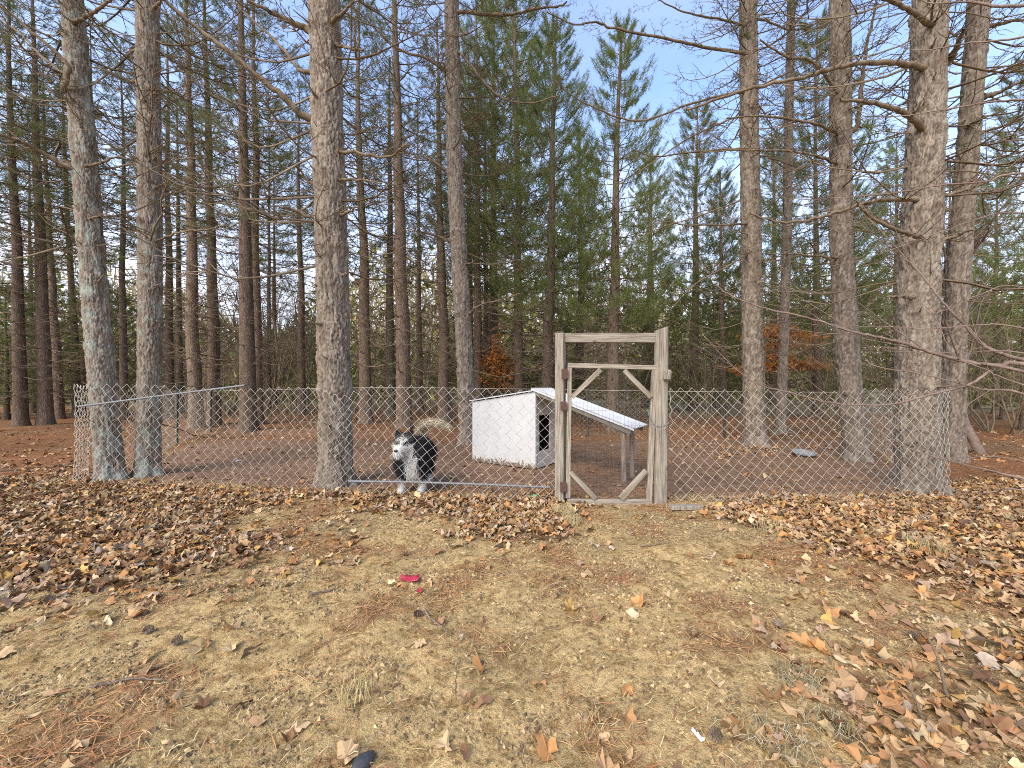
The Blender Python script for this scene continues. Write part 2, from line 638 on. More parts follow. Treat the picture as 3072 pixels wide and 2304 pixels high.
lm = np.clip(ld * 1.2, 0, .9)[:, None]
colr = colr * (1 - lm) + mould * lm
pm = pen_mask(X_, Y_)[:, None]
penc = soil * (1 + (fbm(X_ * .9, Y_ * .9, 61, 3)[:, None] - .5) * .5)
sandy = np.clip((fbm(X_ * .7 + 5, Y_ * .7, 63, 3) - .55) * 5, 0, .6)[:, None]
penc = penc * (1 - sandy) + np.array([.26, .165, .10]) * sandy
colr = colr * (1 - pm) + penc * pm
outm = (np.clip((Y_ - 5.0) / .5, 0, 1) * (1 - pen_mask(X_, Y_)))[:, None]
duffc = duff * (1 + (fbm(X_ * .6, Y_ * .6, 67, 4)[:, None] - .5) * .9)
dn = np.clip((fbm(X_ * 1.1, Y_ * 1.1, 69, 3) - .5) * 5, 0, .6)[:, None]
duffc = duffc * (1 - dn) + olive * dn
colr = colr * (1 - outm) + duffc * outm
backm = (np.clip((Y_ - 9.0) / 1.0, 0, 1) * np.clip((10.5 - Y_) / .5, 0, 1))[:, None]
colr = colr * (1 - backm) + duff * backm
fm = (np.clip((Y_ - 15) / 3, 0, 1) * np.clip((X_ - 2) / 4, 0, 1) * (.55 + .45 * np.clip((fbm(X_ * .25, Y_ * .25, 71, 3) - .4) * 5, 0, 1)))[:, None]
colr = colr * (1 - fm) + straw * fm
fm2 = (np.clip((Y_ - 22) / 6, 0, 1) * np.clip((2 - X_) / 4, 0, 1))[:, None] * .8
colr = colr * (1 - fm2) + np.array([.26, .25, .13]) * fm2
ny, nx = GXm.shape
i0 = (np.arange(ny - 1)[:, None] * nx + np.arange(nx - 1)[None, :]).ravel()
me = npmesh('ground', np.stack([X_, Y_, GZm.ravel()], 1), np.stack([i0, i0 + 1, i0 + nx + 1, i0 + nx], 1), colr)
ground = ob('ground', me, M['ground'])
tag(ground, 'sandy forest-edge ground running into bare pen earth and pine duff', kind='structure')


def gz1(x, y):
    return float(gz(np.array([x]), np.array([y]))[0])


# ------------------------------------------------------------------ pine trunks with plated bark
def plated_trunk(name, path, rad, seed, lichen=0.0, nth=60, dz=.022, ztop=6.2):
    """path: callable z -> (x, y) offset; rad: callable z -> radius. Real bark plates up to ztop, plain above."""
    ztot = path.H
    z = np.concatenate([np.arange(-.12, ztop, dz), np.linspace(ztop, ztot, 24)])
    th = np.arange(nth) * 2 * math.pi / nth
    Z, TH = np.meshgrid(z, th, indexing='ij')
    r0 = rad(Z)
    u = TH * .17 / (2 * math.pi) * 2 * math.pi
    # jittered cells: about 40 mm wide and 95 mm tall; wrapped around the trunk
    ncell = max(9, int(round(2 * math.pi * rad(np.array([1.0]))[0] / .040)))
    per = np.cos(TH) * 1.7, np.sin(TH) * 1.7
    cu = TH / (2 * math.pi) * ncell + (fbm(per[0] * 3 + Z * 5, per[1] * 3 + Z * 7, seed, 3) - .5) * 2.6
    cv = Z / .125 + (fbm(per[0] * 4 + Z * 3, per[1] * 4 - Z * 4, seed + 3, 3) - .5) * 3.0
    iu = np.floor(cu); iv = np.floor(cv)
    F1 = np.full(Z.shape, 9.0); F2 = np.full(Z.shape, 9.0)
    idv = np.zeros(Z.shape); tilt = np.zeros(Z.shape)
    for a in (-1, 0, 1):
        for b in (-1, 0, 1):
            ci = np.mod(iu + a, ncell); cj = iv + b
            jx = hsh(ci, cj, seed + 11); jy = hsh(ci, cj, seed + 12)
            dx = cu - (iu + a + jx); dy = (cv - (cj + jy))
            d = np.hypot(dx, dy)
            new = d < F1
            F2 = np.where(new, F1, np.minimum(F2, d))
            idv = np.where(new, hsh(ci, cj, seed + 13), idv)
            tilt = np.where(new, dy * (hsh(ci, cj, seed + 14) - .25) + dx * (hsh(ci, cj, seed + 15) - .5), tilt)
            F1 = np.where(new, d, F1)
    edge = np.clip((F2 - F1) / (.10 + .42 * fbm(per[0] * 2 + Z * 2, per[1] * 2 - Z * 3, seed + 60, 2)), 0, 1)
    flake = fbm(per[0] * 16 + Z * 9, per[1] * 16 + Z * 11, seed + 70, 3)
    det = np.clip((ztop - Z) / .8, 0, 1)
    plate = np.clip(idv * .45 + .10 + (np.floor(flake * 5) / 5) * .55 + (fbm(cu * 2, cv * 2, seed + 20, 2) - .5) * .4, 0, 1)
    disp = (edge - 1) * .014 + (idv - .5) * .014 + tilt * .018 + (np.floor(flake * 5) / 5 - .5) * .014 + (fbm(TH * 3, Z * 4, seed + 30, 3) - .5) * .02
    # swollen branch whorls
    wz = path.whorls
    for q_ in wz:
        disp = disp + .010 * np.exp(-((Z - q_) / .06) ** 2)
    flare = 1 + (.34 + .22 * np.sin(TH * 4 + seed) + .1 * np.sin(TH * 7 + seed * 2)) * np.exp(-np.clip(Z, 0, 9) / .13)
    r = r0 * flare * (1 + .03 * np.sin(TH * 2 + seed)) + disp * np.clip(r0 / .16, .3, 1)
    px, py = path(Z)
    V = np.stack([px + r * np.cos(TH), py + r * np.sin(TH), Z], -1).reshape(-1, 3)
    nz = len(z)
    i = np.arange(nz - 1)[:, None] * nth; j = np.arange(nth)[None, :]; k = (j + 1) % nth
    F = np.stack([i + j, i + k, i + nth + k, i + nth + j], -1).reshape(-1, 4)
    crack = np.clip((1 - edge) * 1.25 - .15, 0, .95) * det * (.35 + .65 * fbm(cu * .7, cv * .5, seed + 40, 2))
    kn = np.zeros(Z.shape)
    for q_ in wz:
        for s_ in range(4):
            t0 = hsh(np.array([s_]), np.array([int(q_ * 100)]), seed)[0] * 6.283
            dth = np.abs((TH - t0 + math.pi) % (2 * math.pi) - math.pi) * r0
            kn = np.maximum(kn, np.exp(-((dth / .025) ** 2 + ((Z - q_) / .03) ** 2)))
    crack = np.maximum(crack, kn * .85)
    lich = np.full(Z.shape, lichen) + .10 * (fbm(TH * 1.5, Z * .8, seed + 50, 2) - .5) + .06 * np.exp(-np.clip(Z, 0, 9) / 1.2) * (lichen > .1)
    return npmesh(name, V, F, attrs={'plate': plate.ravel(), 'crack': crack.ravel(), 'lich': lich.ravel()})


class TPath:
    """trunk axis through image points at one distance; leans on above them"""
    def __init__(s, pts, Y, H, whorls):
        b = pts[0]
        P = [((x - CX) / FOC * Y, CAM_H - (y - HOR) / FOC * Y) for x, y in pts]
        s.x0 = P[0][0]; s.H = H; s.whorls = whorls
        z = [0.0] + [p[1] for p in P[1:]]
        x = [0.0] + [p[0] - s.x0 for p in P[1:]]
        sl = (x[-1] - x[-2]) / (z[-1] - z[-2])
        sl0 = (x[-1] - x[0]) / (z[-1] - z[0])
        e = z[-1]
        for k in (1, 2, 3):
            zz = e + (H - e) * k / 3
            z.append(zz); x.append(x[-1] + sl0 * .7 * (H - e) / 3)
        z = [-1] + z; x = [x[0] - (x[1] - x[0]) / (z[2]) * 1] + x
        s.z = np.array(z); s.x = np.array(x)
        zz = np.linspace(-1, H, 400)
        xx = np.interp(zz, s.z, s.x)
        kx = np.hanning(61); kx /= kx.sum()
        xp = np.concatenate([np.linspace(xx[0] - (xx[1] - xx[0]) * 30, xx[0], 30, endpoint=False), xx, np.linspace(xx[-1], xx[-1] + (xx[-1] - xx[-2]) * 30, 30)])
        s.zz = zz; s.xx = np.convolve(xp, kx, 'valid')
        s.xx = s.xx - np.interp(0, s.zz, s.xx)

    def __call__(s, z):
        return np.interp(z, s.zz, s.xx), np.zeros_like(z)


# ------------------------------------------------------------------ branch shapes
def rnd_dir(rr, s):
    return np.array([rr.gauss(0, s), rr.gauss(0, s), rr.gauss(0, s)])


def dead_branch(acc, rr, L, r0, origin=(0, 0, 0), ang=0.0, rise=0.1, twigs=7, sides=3, droop=.25, sub=True):
    """a dead pine bough: sagging stem, upturned tip, bare side twigs"""
    n = max(5, int(L / .22))
    t = np.linspace(0, 1, n)
    d = np.array([math.cos(ang), math.sin(ang), 0]); sdir = np.array([-d[1], d[0], 0])
    w1, w2, p1 = rr.uniform(-.10, .10), rr.uniform(-.05, .05), rr.uniform(0, 6)
    P = np.asarray(origin, float) + L * (t[:, None] * d + (w1 * np.sin(t * 3 + p1) - w1 * math.sin(p1))[:, None] * sdir)
    P[:, 2] += L * (rise * t - droop * np.sin(t * math.pi) * .5 + .16 * t ** 3 + w2 * np.sin(t * 7 + p1) * t)
    P[1:-1] += np.array([[rr.gauss(0, .010), rr.gauss(0, .010), rr.gauss(0, .012)] for _ in range(n - 2)])
    acc.add(*tube(P, r0 * (1 - .80 * t), sides))
    ends = [P[-1]]
    for k in range(twigs):
        f = rr.uniform(.25, .97)
        b = np.array([np.interp(f, t, P[:, c]) for c in range(3)])
        sg = rr.choice((-1, 1)); a2 = ang + sg * rr.uniform(.5, 1.15)
        l2 = L * rr.uniform(.14, .42) * (1.15 - .6 * f)
        d2 = np.array([math.cos(a2), math.sin(a2), rr.uniform(-.25, .5)])
        m = 4
        t2 = np.linspace(0, 1, m)
        Q = b + l2 * t2[:, None] * d2
        Q[:, 2] += l2 * .22 * t2 ** 2 * rr.uniform(-1, 1.4)
        Q[1:] += np.array([[rr.gauss(0, .02 * l2) for _ in range(3)] for _ in range(m - 1)])
        acc.add(*tube(Q, r0 * .42 * (1.1 - .5 * f) * (1 - .7 * t2) + .0012, 3))
        ends.append(Q[-1])
        if sub and rr.random() < .75:
            for _ in range(rr.choice((1, 2, 3))):
                f3 = rr.uniform(.3, .9)
                b3 = np.array([np.interp(f3, t2, Q[:, c]) for c in range(3)])
                a3 = a2 + rr.choice((-1, 1)) * rr.uniform(.4, 1.2)
                l3 = l2 * rr.uniform(.2, .5)
                Q3 = b3 + l3 * np.array([[0, 0, 0], [math.cos(a3) * .55, math.sin(a3) * .55, .1], [math.cos(a3), math.sin(a3), rr.uniform(-.2, .45)]])
                acc.add(*tube(Q3, np.array([.0035, .003, .0018]), 3))
                ends.append(Q3[-1])
    return P, ends


def tufts_at(nacc, rr, P, D, n=14, L=.13, wid=.007, brush=.13):
    """brushes of needles around shoot ends P, pointing along D"""
    rg = np.random.default_rng(rr.randrange(1 << 30))
    P = np.repeat(np.asarray(P, float), n, 0); D = np.asarray(D, float)
    D = np.repeat(D / np.linalg.norm(D, axis=1)[:, None], n, 0)
    m = len(P)
    v = D * rg.uniform(.25, 1.0, (m, 1)) + rg.normal(0, .46, (m, 3)); v /= np.linalg.norm(v, axis=1)[:, None]
    l = L * rg.uniform(.65, 1.1, (m, 1))
    s_ = np.cross(v, rg.normal(0, 1, (m, 3))); s_ /= np.linalg.norm(s_, axis=1)[:, None]
    o = P - D * rg.uniform(0, brush, (m, 1))
    nacc.add(np.stack([o - s_ * wid * .5, o + s_ * wid * .5, o + v * l], 1).reshape(-1, 3), np.arange(3 * m).reshape(-1, 3))


def live_branch(acc, nacc, rr, L, r0, z0, ang, rise, tufts=16, needles=13, wid=.008, nl=.14, brush=.13):
    P, ends = dead_branch(acc, rr, L, r0, (0, 0, z0), ang, rise, twigs=int(tufts * .55), droop=.12)
    sel = np.array(ends if len(ends) <= tufts else rr.sample(ends, tufts))
    d0 = np.array([math.cos(ang), math.sin(ang), .35])
    out_ = sel - np.array([0, 0, z0])
    dd = d0 * .6 + np.array([0, 0, .75 + brush]) + .3 * out_ / (np.linalg.norm(out_, axis=1)[:, None] + 1e-6)
    tufts_at(nacc, rr, sel + (dd / np.linalg.norm(dd, axis=1)[:, None]) * (brush - .13), dd, needles, nl, wid, brush)


def make_pine_set(seed, H, dead_lo, live_lo, crown_w, nb=4, step=.46, dead_len=(.9, 2.0), tufts=18, needles=13, conical=True, wid=.008, deadtw=8, lowgreen=0.0, brush=.13):
    """branches mesh + needle mesh on a straight upright axis"""
    rr = random.Random(seed)
    A = Acc(); N = Acc()
    z = dead_lo
    while z < H - .25:
        k = nb + rr.choice((-1, 0, 0, 1))
        a0 = rr.uniform(0, 6.28)
        for i in range(k):
            ang = a0 + i * 6.283 / k + rr.uniform(-.4, .4)
            zz = z + rr.uniform(-.07, .07)
            if z < live_lo:
                L = rr.uniform(*dead_len) * (1 if rr.random() < .75 else .35)
                if rr.random() < lowgreen:
                    live_branch(A, N, rr, L, .010 + .006 * L, zz, ang, rr.uniform(-.05, .2), max(4, tufts // 3), needles, wid, brush=brush)
                else:
                    dead_branch(A, rr, L, .008 + .0055 * L, (0, 0, zz), ang, rr.uniform(-.12, .2), deadtw)
            else:
                f = (z - live_lo) / (H - live_lo)
                L = crown_w * ((1 - f) ** .75 * (.55 + .45 * min(1, f * 4 + .35))) * rr.uniform(.75, 1.15) + .18
                live_branch(A, N, rr, L, .009 + .007 * L, zz, ang, .05 + .75 * f ** 1.5 + rr.uniform(-.08, .12), max(5, int(tufts * (.35 + .65 * L / crown_w))), needles, wid, brush=brush)
        z += step * rr.uniform(.85, 1.15)
    tufts_at(N, rr, [(0, 0, H), (0, 0, H - .12)], [(0, 0, 1), (0, 0, 1)], needles * 2, .15, wid)
    return A.mesh('pine_boughs'), N.mesh('pine_needles', False)


def plain_trunk(name, H, r, seed, nth=12, nz=44):
    z = np.concatenate([np.linspace(-.3, 2, 14), np.linspace(2.2, H, nz)])
    th = np.arange(nth) * 2 * math.pi / nth
    Z, TH = np.meshgrid(z, th, indexing='ij')
    rr = r * (1 - .93 * np.clip(Z, 0, H) / H) * (1 + .35 * np.exp(-np.clip(Z, 0, 99) / .18)) * (1 + .10 * (fbm(TH * 2, Z * 4, seed, 3) - .5)) + .006
    wob = (fbm(Z * .35, Z * 0 + 3, seed, 2) - .5) * .16 * np.clip(Z / 3, 0, 1)
    V = np.stack([wob + rr * np.cos(TH), rr * np.sin(TH), Z], -1).reshape(-1, 3)
    n = len(z)
    i = np.arange(n - 1)[:, None] * nth; j = np.arange(nth)[None, :]; k = (j + 1) % nth
    return npmesh(name, V, np.stack([i + j, i + k, i + nth + k, i + nth + j], -1).reshape(-1, 4))


def set_mat(me, m):
    me.materials.append(m); return me


TALL = []      # tall plantation pines: bare dead boughs below, live crown above
for s_ in range(5):
    b_, n_ = make_pine_set(100 + s_, 15.0, 1.1, 5.0 + .5 * s_, 2.2, nb=4, step=.43, tufts=20, needles=18, dead_len=(.7, 2.2), lowgreen=.07, deadtw=8, wid=.009, brush=.22)
    TALL.append((set_mat(plain_trunk('pine_trunk', 15.0, .175, s_), M['bark_far']), set_mat(b_, M['dead']), set_mat(n_, M['needle'])))
LEAFY = []     # younger pines, green to low down
for s_ in range(3):
    b_, n_ = make_pine_set(200 + s_, 12.0, .9, 3.0, 1.95, nb=5, step=.38, tufts=27, needles=32, dead_len=(1.2, 2.7), lowgreen=.12, wid=.009, deadtw=12, brush=.34)
    LEAFY.append((set_mat(plain_trunk('pine_trunk', 12.0, .17, 40 + s_), M['bark_far']), set_mat(b_, M['dead']), set_mat(n_, M['needle_fresh'])))
BUSHY = []     # dense small conifers
for s_ in range(3):
    b_, n_ = make_pine_set(300 + s_, 6.0, .35, .45, 1.7, nb=5, step=.32, tufts=24, needles=18, wid=.013)
    BUSHY.append((set_mat(plain_trunk('pine_trunk', 6.0, .09, 50 + s_), M['bark_far']), set_mat(b_, M['dead']), set_mat(n_, M['needle_fresh'])))


def tree_at(kind, X, Y, name, label, scale=1.0, girth=1.0, lean=(0, 0), rz=0.0, group=None, k=0, cat='tree'):
    t, b, nmesh = kind[k % len(kind)]
    e = empty(name, (X, Y, gz1(X, Y) - .02), (lean[1], lean[0], 0), label, cat, group)
    o = ob('trunk', t, None, e); o.scale = (girth, girth, scale); o.rotation_euler.z = rz
    o = ob('boughs', b, None, e); o.scale = (scale,) * 3; o.rotation_euler.z = rz
    o = ob('crown', nmesh, None, e); o.scale = (scale,) * 3; o.rotation_euler.z = rz
    return e


# ------------------------------------------------------------------ the big pines near the fence
# each: name label, image points of the axis (base first), base width in photo px, top width, distance, lichen
NEAR = [
    ('lichened pine in the fence corner, grey trunk bending, furthest left of the wired trees',
     [(299, 1451), (272, 1140), (243, 800), (215, 420), (180, 0)], 104, 78, 5.14, .22),
    ('straight lichened pine just inside the fence beside the bent corner pine',
     [(417, 1444), (424, 1100), (424, 700), (420, 350), (416, 0)], 86, 76, 5.40, .20),
    ('thick pale-barked pine standing against the mesh between corner pines and dog',
     [(989, 1472), (982, 1100), (972, 650), (960, 300), (952, 0)], 111, 97, 4.86, .03),
    ('slim curving pine rising behind the white dog house',
     [(1402, 1335), (1388, 1000), (1370, 700), (1356, 350), (1352, 0)], 56, 44, 8.65, .02),
    ('pine inside the pen, first tree to the right of the gate',
     [(2285, 1340), (2276, 1000), (2270, 600), (2266, 300), (2263, 0)], 80, 58, 8.30, .02),
    ('pine inside the pen between the grey pan and the huge trunk',
     [(2597, 1382), (2568, 1050), (2548, 700), (2548, 350), (2546, 0)], 92, 72, 6.74, .02),
    ('huge pale-barked pine at the right corner of the mesh fence',
     [(2812, 1495), (2806, 1100), (2816, 700), (2838, 350), (2846, 0)], 176, 124, 4.62, .05),
    ('leaning pine half hidden behind the huge corner pine',
     [(2889, 1389), (2893, 1050), (2912, 700), (2940, 350), (2966, 0)], 84, 76, 6.50, .03),
    ('thin dark pine close behind the back mesh, right of the gate',
     [(2350, 1303), (2360, 1050), (2370, 700), (2376, 350), (2384, 0)], 36, 26, 10.5, .0),
]
NEAR_OBJ = []
for i, (label, pts, wb, wt, Y, lich) in enumerate(NEAR):
    rr = random.Random(500 + i)
    cth = math.cos(math.atan((pts[0][0] - CX) / FOC))
    rb = wb / FOC * Y * cth / 2 * .93; rt = wt / FOC * Y * cth / 2
    ztop = CAM_H + HOR / FOC * Y
    H = 15.5
    wh = []
    z = .75
    while z < 14:
        wh.append(z); z += rr.uniform(.38, .52)
    path = TPath(pts, Y, H, [q_ for q_ in wh if q_ < ztop + .5])

    def rad(z, rb=rb, rt=rt, ztop=ztop, H=H):
        z = np.asarray(z, float)
        a = rb + (rt - rb) * np.clip(z, 0, ztop) / ztop
        return np.where(z < ztop, a, rt * np.clip((H - z) / (H - ztop), 0, 1) + .004)
    me = plated_trunk('trunk', path, rad, 900 + 31 * i, lich, nth=112 if Y < 6 else 60, dz=.014 if Y < 6 else .027, ztop=ztop + .5)
    e = empty('pine_tree', (path.x0, Y + rb, gz1(path.x0, Y + rb) - .01), label=label, cat='tree', group='pines along the pen fence')
    ob('trunk', me, M['bark'], e)
    cr_ = ob('crown', TALL[i % 5][2], None, e); cr_.location = (float(path(np.array([9.0]))[0][0]), 0, .8)
    cr_.rotation_euler.z = i * 1.3
    bo = ob('upper_boughs', TALL[i % 5][1], None, e)
    bo.location = cr_.location; bo.rotation_euler.z = i * 1.3
    # the lower whorls would clash with the boughs built one by one below: lift the shared set above the view
    bo.location.z = cr_.location.z = max(.8, ztop - 4.2)
    NEAR_OBJ.append((e, path, rad, Y, rb, ztop))

# hand-placed boughs seen in the photograph: tree index, photo points, thickness in photo px, depth step towards the far end
BOUGHS = [
    (0, [(205, 215), (190, 270), (205, 200), (160, 150), (95, 95), (20, 30), (-60, -20)], 16, -.5),
    (0, [(180, 490), (120, 455), (60, 425), (0, 402), (-90, 380)], 17, -.6),
    (0, [(190, 220), (120, 165), (60, 100), (0, 60)], 12, .5),
    (0, [(212, 70), (260, 50), (310, 15), (350, -20)], 16, -.4),
    (0, [(250, 500), (300, 490), (350, 470), (385, 476)], 11, -.3),
    (0, [(265, 660), (295, 648), (320, 640)], 9, -.2),
    (1, [(380, 240), (300, 205), (220, 195)], 10, .4),
    (1, [(460, 30), (490, -10)], 18, -.2),
    (1, [(470, 495), (520, 470), (560, 440)], 10, .4),
    (1, [(470, 725), (540, 695), (620, 690), (690, 670)], 9, -.5),
    (1, [(475, 590), (540, 575), (600, 560), (640, 545)], 9, .5),
    (2, [(905, 345), (860, 300), (800, 250), (700, 165), (600, 90), (505, 10), (470, -20)], 22, -.6),
    (2, [(900, 210), (860, 160), (780, 80), (690, 0)], 14, .6),
    (2, [(905, 80), (850, 55), (800, 30), (740, 0)], 22, -.4),
    (2, [(985, 75), (1020, 45), (1060, 5)], 20, -.3),
    (2, [(1005, 135), (1050, 145), (1090, 150)], 15, -.2),
    (2, [(1010, 455), (1080, 460), (1165, 470), (1225, 425)], 14, -.3),
    (2, [(1015, 540), (1080, 540), (1145, 550)], 13, -.2),
    (2, [(1020, 645), (1050, 635), (1068, 622)], 13, -.2),
    (2, [(915, 645), (870, 625), (822, 618)], 13, -.2),
    (2, [(925, 545), (905, 515), (890, 500)], 12, -.15),
    (2, [(1022, 826), (1040, 822)], 12, -.1),
    (3, [(1380, 35), (1450, 42), (1530, 42), (1620, 25), (1680, 18), (1700, 5)], 13, -.7),
    (3, [(1380, 160), (1440, 230), (1500, 290), (1590, 310), (1680, 285)], 10, -.6),
    (3, [(1340, 215), (1280, 175), (1200, 150), (1120, 80), (1060, 20)], 11, -.6),
    (3, [(1340, 510), (1270, 470), (1180, 455)], 9, .5),
    (3, [(1400, 945), (1440, 915), (1500, 900), (1560, 880)], 9, -.5),
    (3, [(1395, 790), (1480, 792), (1560, 778)], 6, -.5),
    (3, [(1340, 720), (1300, 705), (1270, 695)], 14, -.2),
    (4, [(2245, 80), (2150, 55), (2050, 35), (1960, -10)], 9, -.6),
    (4, [(2245, 165), (2110, 140), (1986, 113), (1846, 86), (1783, 68), (1720, 72), (1640, 35)], 11, -.8),
    (4, [(2245, 275), (2150, 290), (2059, 316), (1923, 362), (1810, 335), (1720, 289), (1660, 240)], 9, -.8),
    (4, [(2245, 340), (2150, 375), (2059, 420), (1923, 511), (1850, 560)], 8, .7),
    (4, [(2245, 445), (2130, 452), (2036, 461), (1969, 470), (1900, 450)], 8, -.7),
    (4, [(2250, 590), (2120, 640), (1969, 690), (1880, 740)], 7, .6),
    (4, [(2250, 672), (2150, 676), (2059, 674), (1969, 660)], 9, -.6),
    (4, [(2250, 760), (2180, 800), (2090, 850), (2010, 930)], 7, -.6),
    (4, [(2290, 60), (2380, 90), (2470, 60), (2540, 20)], 8, .6),
    (4, [(2300, 470), (2400, 500), (2480, 490)], 7, .6),
    (4, [(2300, 250), (2380, 210), (2470, 160)], 7, -.5),
    (8, [(2375, 520), (2300, 470), (2210, 450), (2130, 400)], 6, -.7),
    (8, [(2370, 850), (2450, 880), (2540, 900)], 6, -.7),
    (8, [(2365, 960), (2280, 930), (2180, 935)], 5, -.7),
    (5, [(2570, 380), (2585, 260), (2600, 150), (2630, 0)], 17, -.6),
    (5, [(2520, 290), (2480, 230), (2430, 180), (2360, 170), (2280, 120)], 14, -.6),
    (5, [(2520, 405), (2440, 370), (2300, 350), (2180, 355)], 12, -.6),
    (5, [(2515, 495), (2440, 465), (2300, 450), (2100, 458)], 11, -.5),
    (5, [(2580, 610), (2620, 650), (2700, 680), (2770, 705)], 15, -.4),
    (5, [(2515, 775), (2420, 765), (2300, 760)], 10, -.6),
    (6, [(2770, 205), (2700, 190), (2600, 188), (2500, 205), (2400, 235), (2230, 270), (2060, 330)], 20, -.5),
    (6, [(2775, 390), (2730, 350), (2680, 325), (2600, 305), (2520, 300)], 24, -.4),
    (6, [(2810, 88), (2770, 60), (2720, 25), (2660, 0), (2600, -25)], 22, -.4),
    (6, [(2755, 600), (2640, 600), (2560, 620), (2450, 655), (2340, 665), (2250, 640)], 16, -.5),
    (6, [(2790, 725), (2740, 705), (2660, 680), (2600, 640), (2570, 605)], 17, -.4),
    (6, [(2850, 180), (2875, 130), (2890, 90)], 26, -.4),
    (6, [(2745, 895), (2700, 890), (2660, 893)], 15, -.2),
    (6, [(2855, 712), (2900, 695), (2925, 690)], 12, -.3),
    (6, [(2880, 575), (2940, 555), (3000, 520), (3072, 470)], 10, -.4),
    (7, [(2990, 280), (3030, 260), (3072, 240), (3140, 190)], 14, -.3),
    (7, [(2985, 75), (3050, 60), (3110, 60)], 14, -.3),
    (7, [(2900, 380), (2930, 365), (2960, 350)], 14, -.5),
    (7, [(2970, 390), (3030, 370), (3090, 345)], 10, -.5),
]
for ti, pts, th, dy in BOUGHS:
    e, path, rad, Y, rb, ztop = NEAR_OBJ[ti]
    rr = random.Random(hash((ti, pts[0])) & 0xffff)
    n = len(pts)
    P = []
    for k, (x, y) in enumerate(pts):
        d = Y + rb - (rb * .4 if dy < 0 else -rb * .2) + dy * k / (n - 1)
        P.append(S(x, y, d) - e.location)
    zb_ = P[0].z - .04
    P.insert(0, Vector((float(path(np.array([zb_]))[0][0]) * .55 + P[0].x * .45, P[0].y * .5, zb_)))
    n += 1
    P = smooth_path(np.array(P), 6 * n)
    t = np.linspace(0, 1, len(P))
    P[1:-1] += RNG.normal(0, .006, (len(P) - 2, 3))
    r0 = th / FOC * Y / 2
    A = Acc()
    A.add(*tube(P, r0 * (.45 * np.exp(-t * 14) + 1 - .70 * t), 8))
    L = np.linalg.norm(P[-1] - P[0])
    if L > .45:
        for _ in range(int(4 + L * (5 if Y < 6 else 9))):
            f = rr.uniform(.25, .98)
            b = np.array([np.interp(f, t, P[:, c]) for c in range(3)])
            tg = P[min(len(P) - 1, int(f * len(P)) + 1)] - P[max(0, int(f * len(P)) - 2)]
            a2 = math.atan2(tg[1], tg[0]) + rr.choice((-1, 1)) * rr.uniform(.5, 1.2)
            dead_branch(A, rr, rr.uniform(.15, .55) * min(1, L), max(.0035, r0 * .3 * (1.1 - f)), b, a2, rr.uniform(-.25, .5), 3 if Y < 6 else 5, sub=Y > 6)
    ob('bough', A.mesh('bough'), M['dead'], e)

# lesser dead boughs and snags in whorls, one object each
DEADP = []
for k in range(10):
    A = Acc(); dead_branch(A, random.Random(700 + k), 1.0 + .12 * k, .009, (0, 0, 0), 0, .05, 9, sides=5)
    DEADP.append(set_mat(A.mesh('dead_bough'), M['dead']))
SNAG = []
for k in range(6):
    A = Acc(); rr = random.Random(760 + k)
    L = rr.uniform(.10, .22)
    t = np.linspace(0, 1, 5)
    P = np.stack([L * t, np.array([0] + [rr.gauss(0, .008) for _ in range(4)]), L * rr.uniform(-.1, .5) * t ** 1.4], 1)
    A.add(*tube(P, .013 * (1.5 * np.exp(-t * 6) + .75 - .35 * t), 6))
    SNAG.append(set_mat(A.mesh('snag'), M['dead']))
for i, (e, path, rad, Y, rb, ztop) in enumerate(NEAR_OBJ):
    rr = random.Random(800 + i)
    for zz in path.whorls:
        if zz > ztop + .2: continue
        for k in range(rr.choice((2, 3, 3, 4))):
            a = rr.uniform(0, 6.283)
            r_ = float(rad(np.array([zz]))[0])
            px = float(path(np.array([zz]))[0][0])
            long_ = rr.random() < ((.18 if zz < 2.2 else .55) if Y < 6 else (.35 if zz < 1.8 else .85)) and not (math.sin(a) < -.35 and Y < 5.5)
            if zz < 1.6 and Y < 5.2: long_ = False
            me = rr.choice(DEADP) if long_ else rr.choice(SNAG)
            o = ob('dead_bough' if long_ else 'snag', me, None, e)
            o.location = (px + (r_ - .02) * math.cos(a), (r_ - .02) * math.sin(a), zz + rr.uniform(-.05, .05))
            s_ = rr.uniform(.6, 1.25) if long_ else rr.uniform(.5, 1.1)
            o.scale = (s_,) * 3
            o.rotation_euler = (rr.uniform(-.3, .3), rr.uniform(-.3, .15), a)

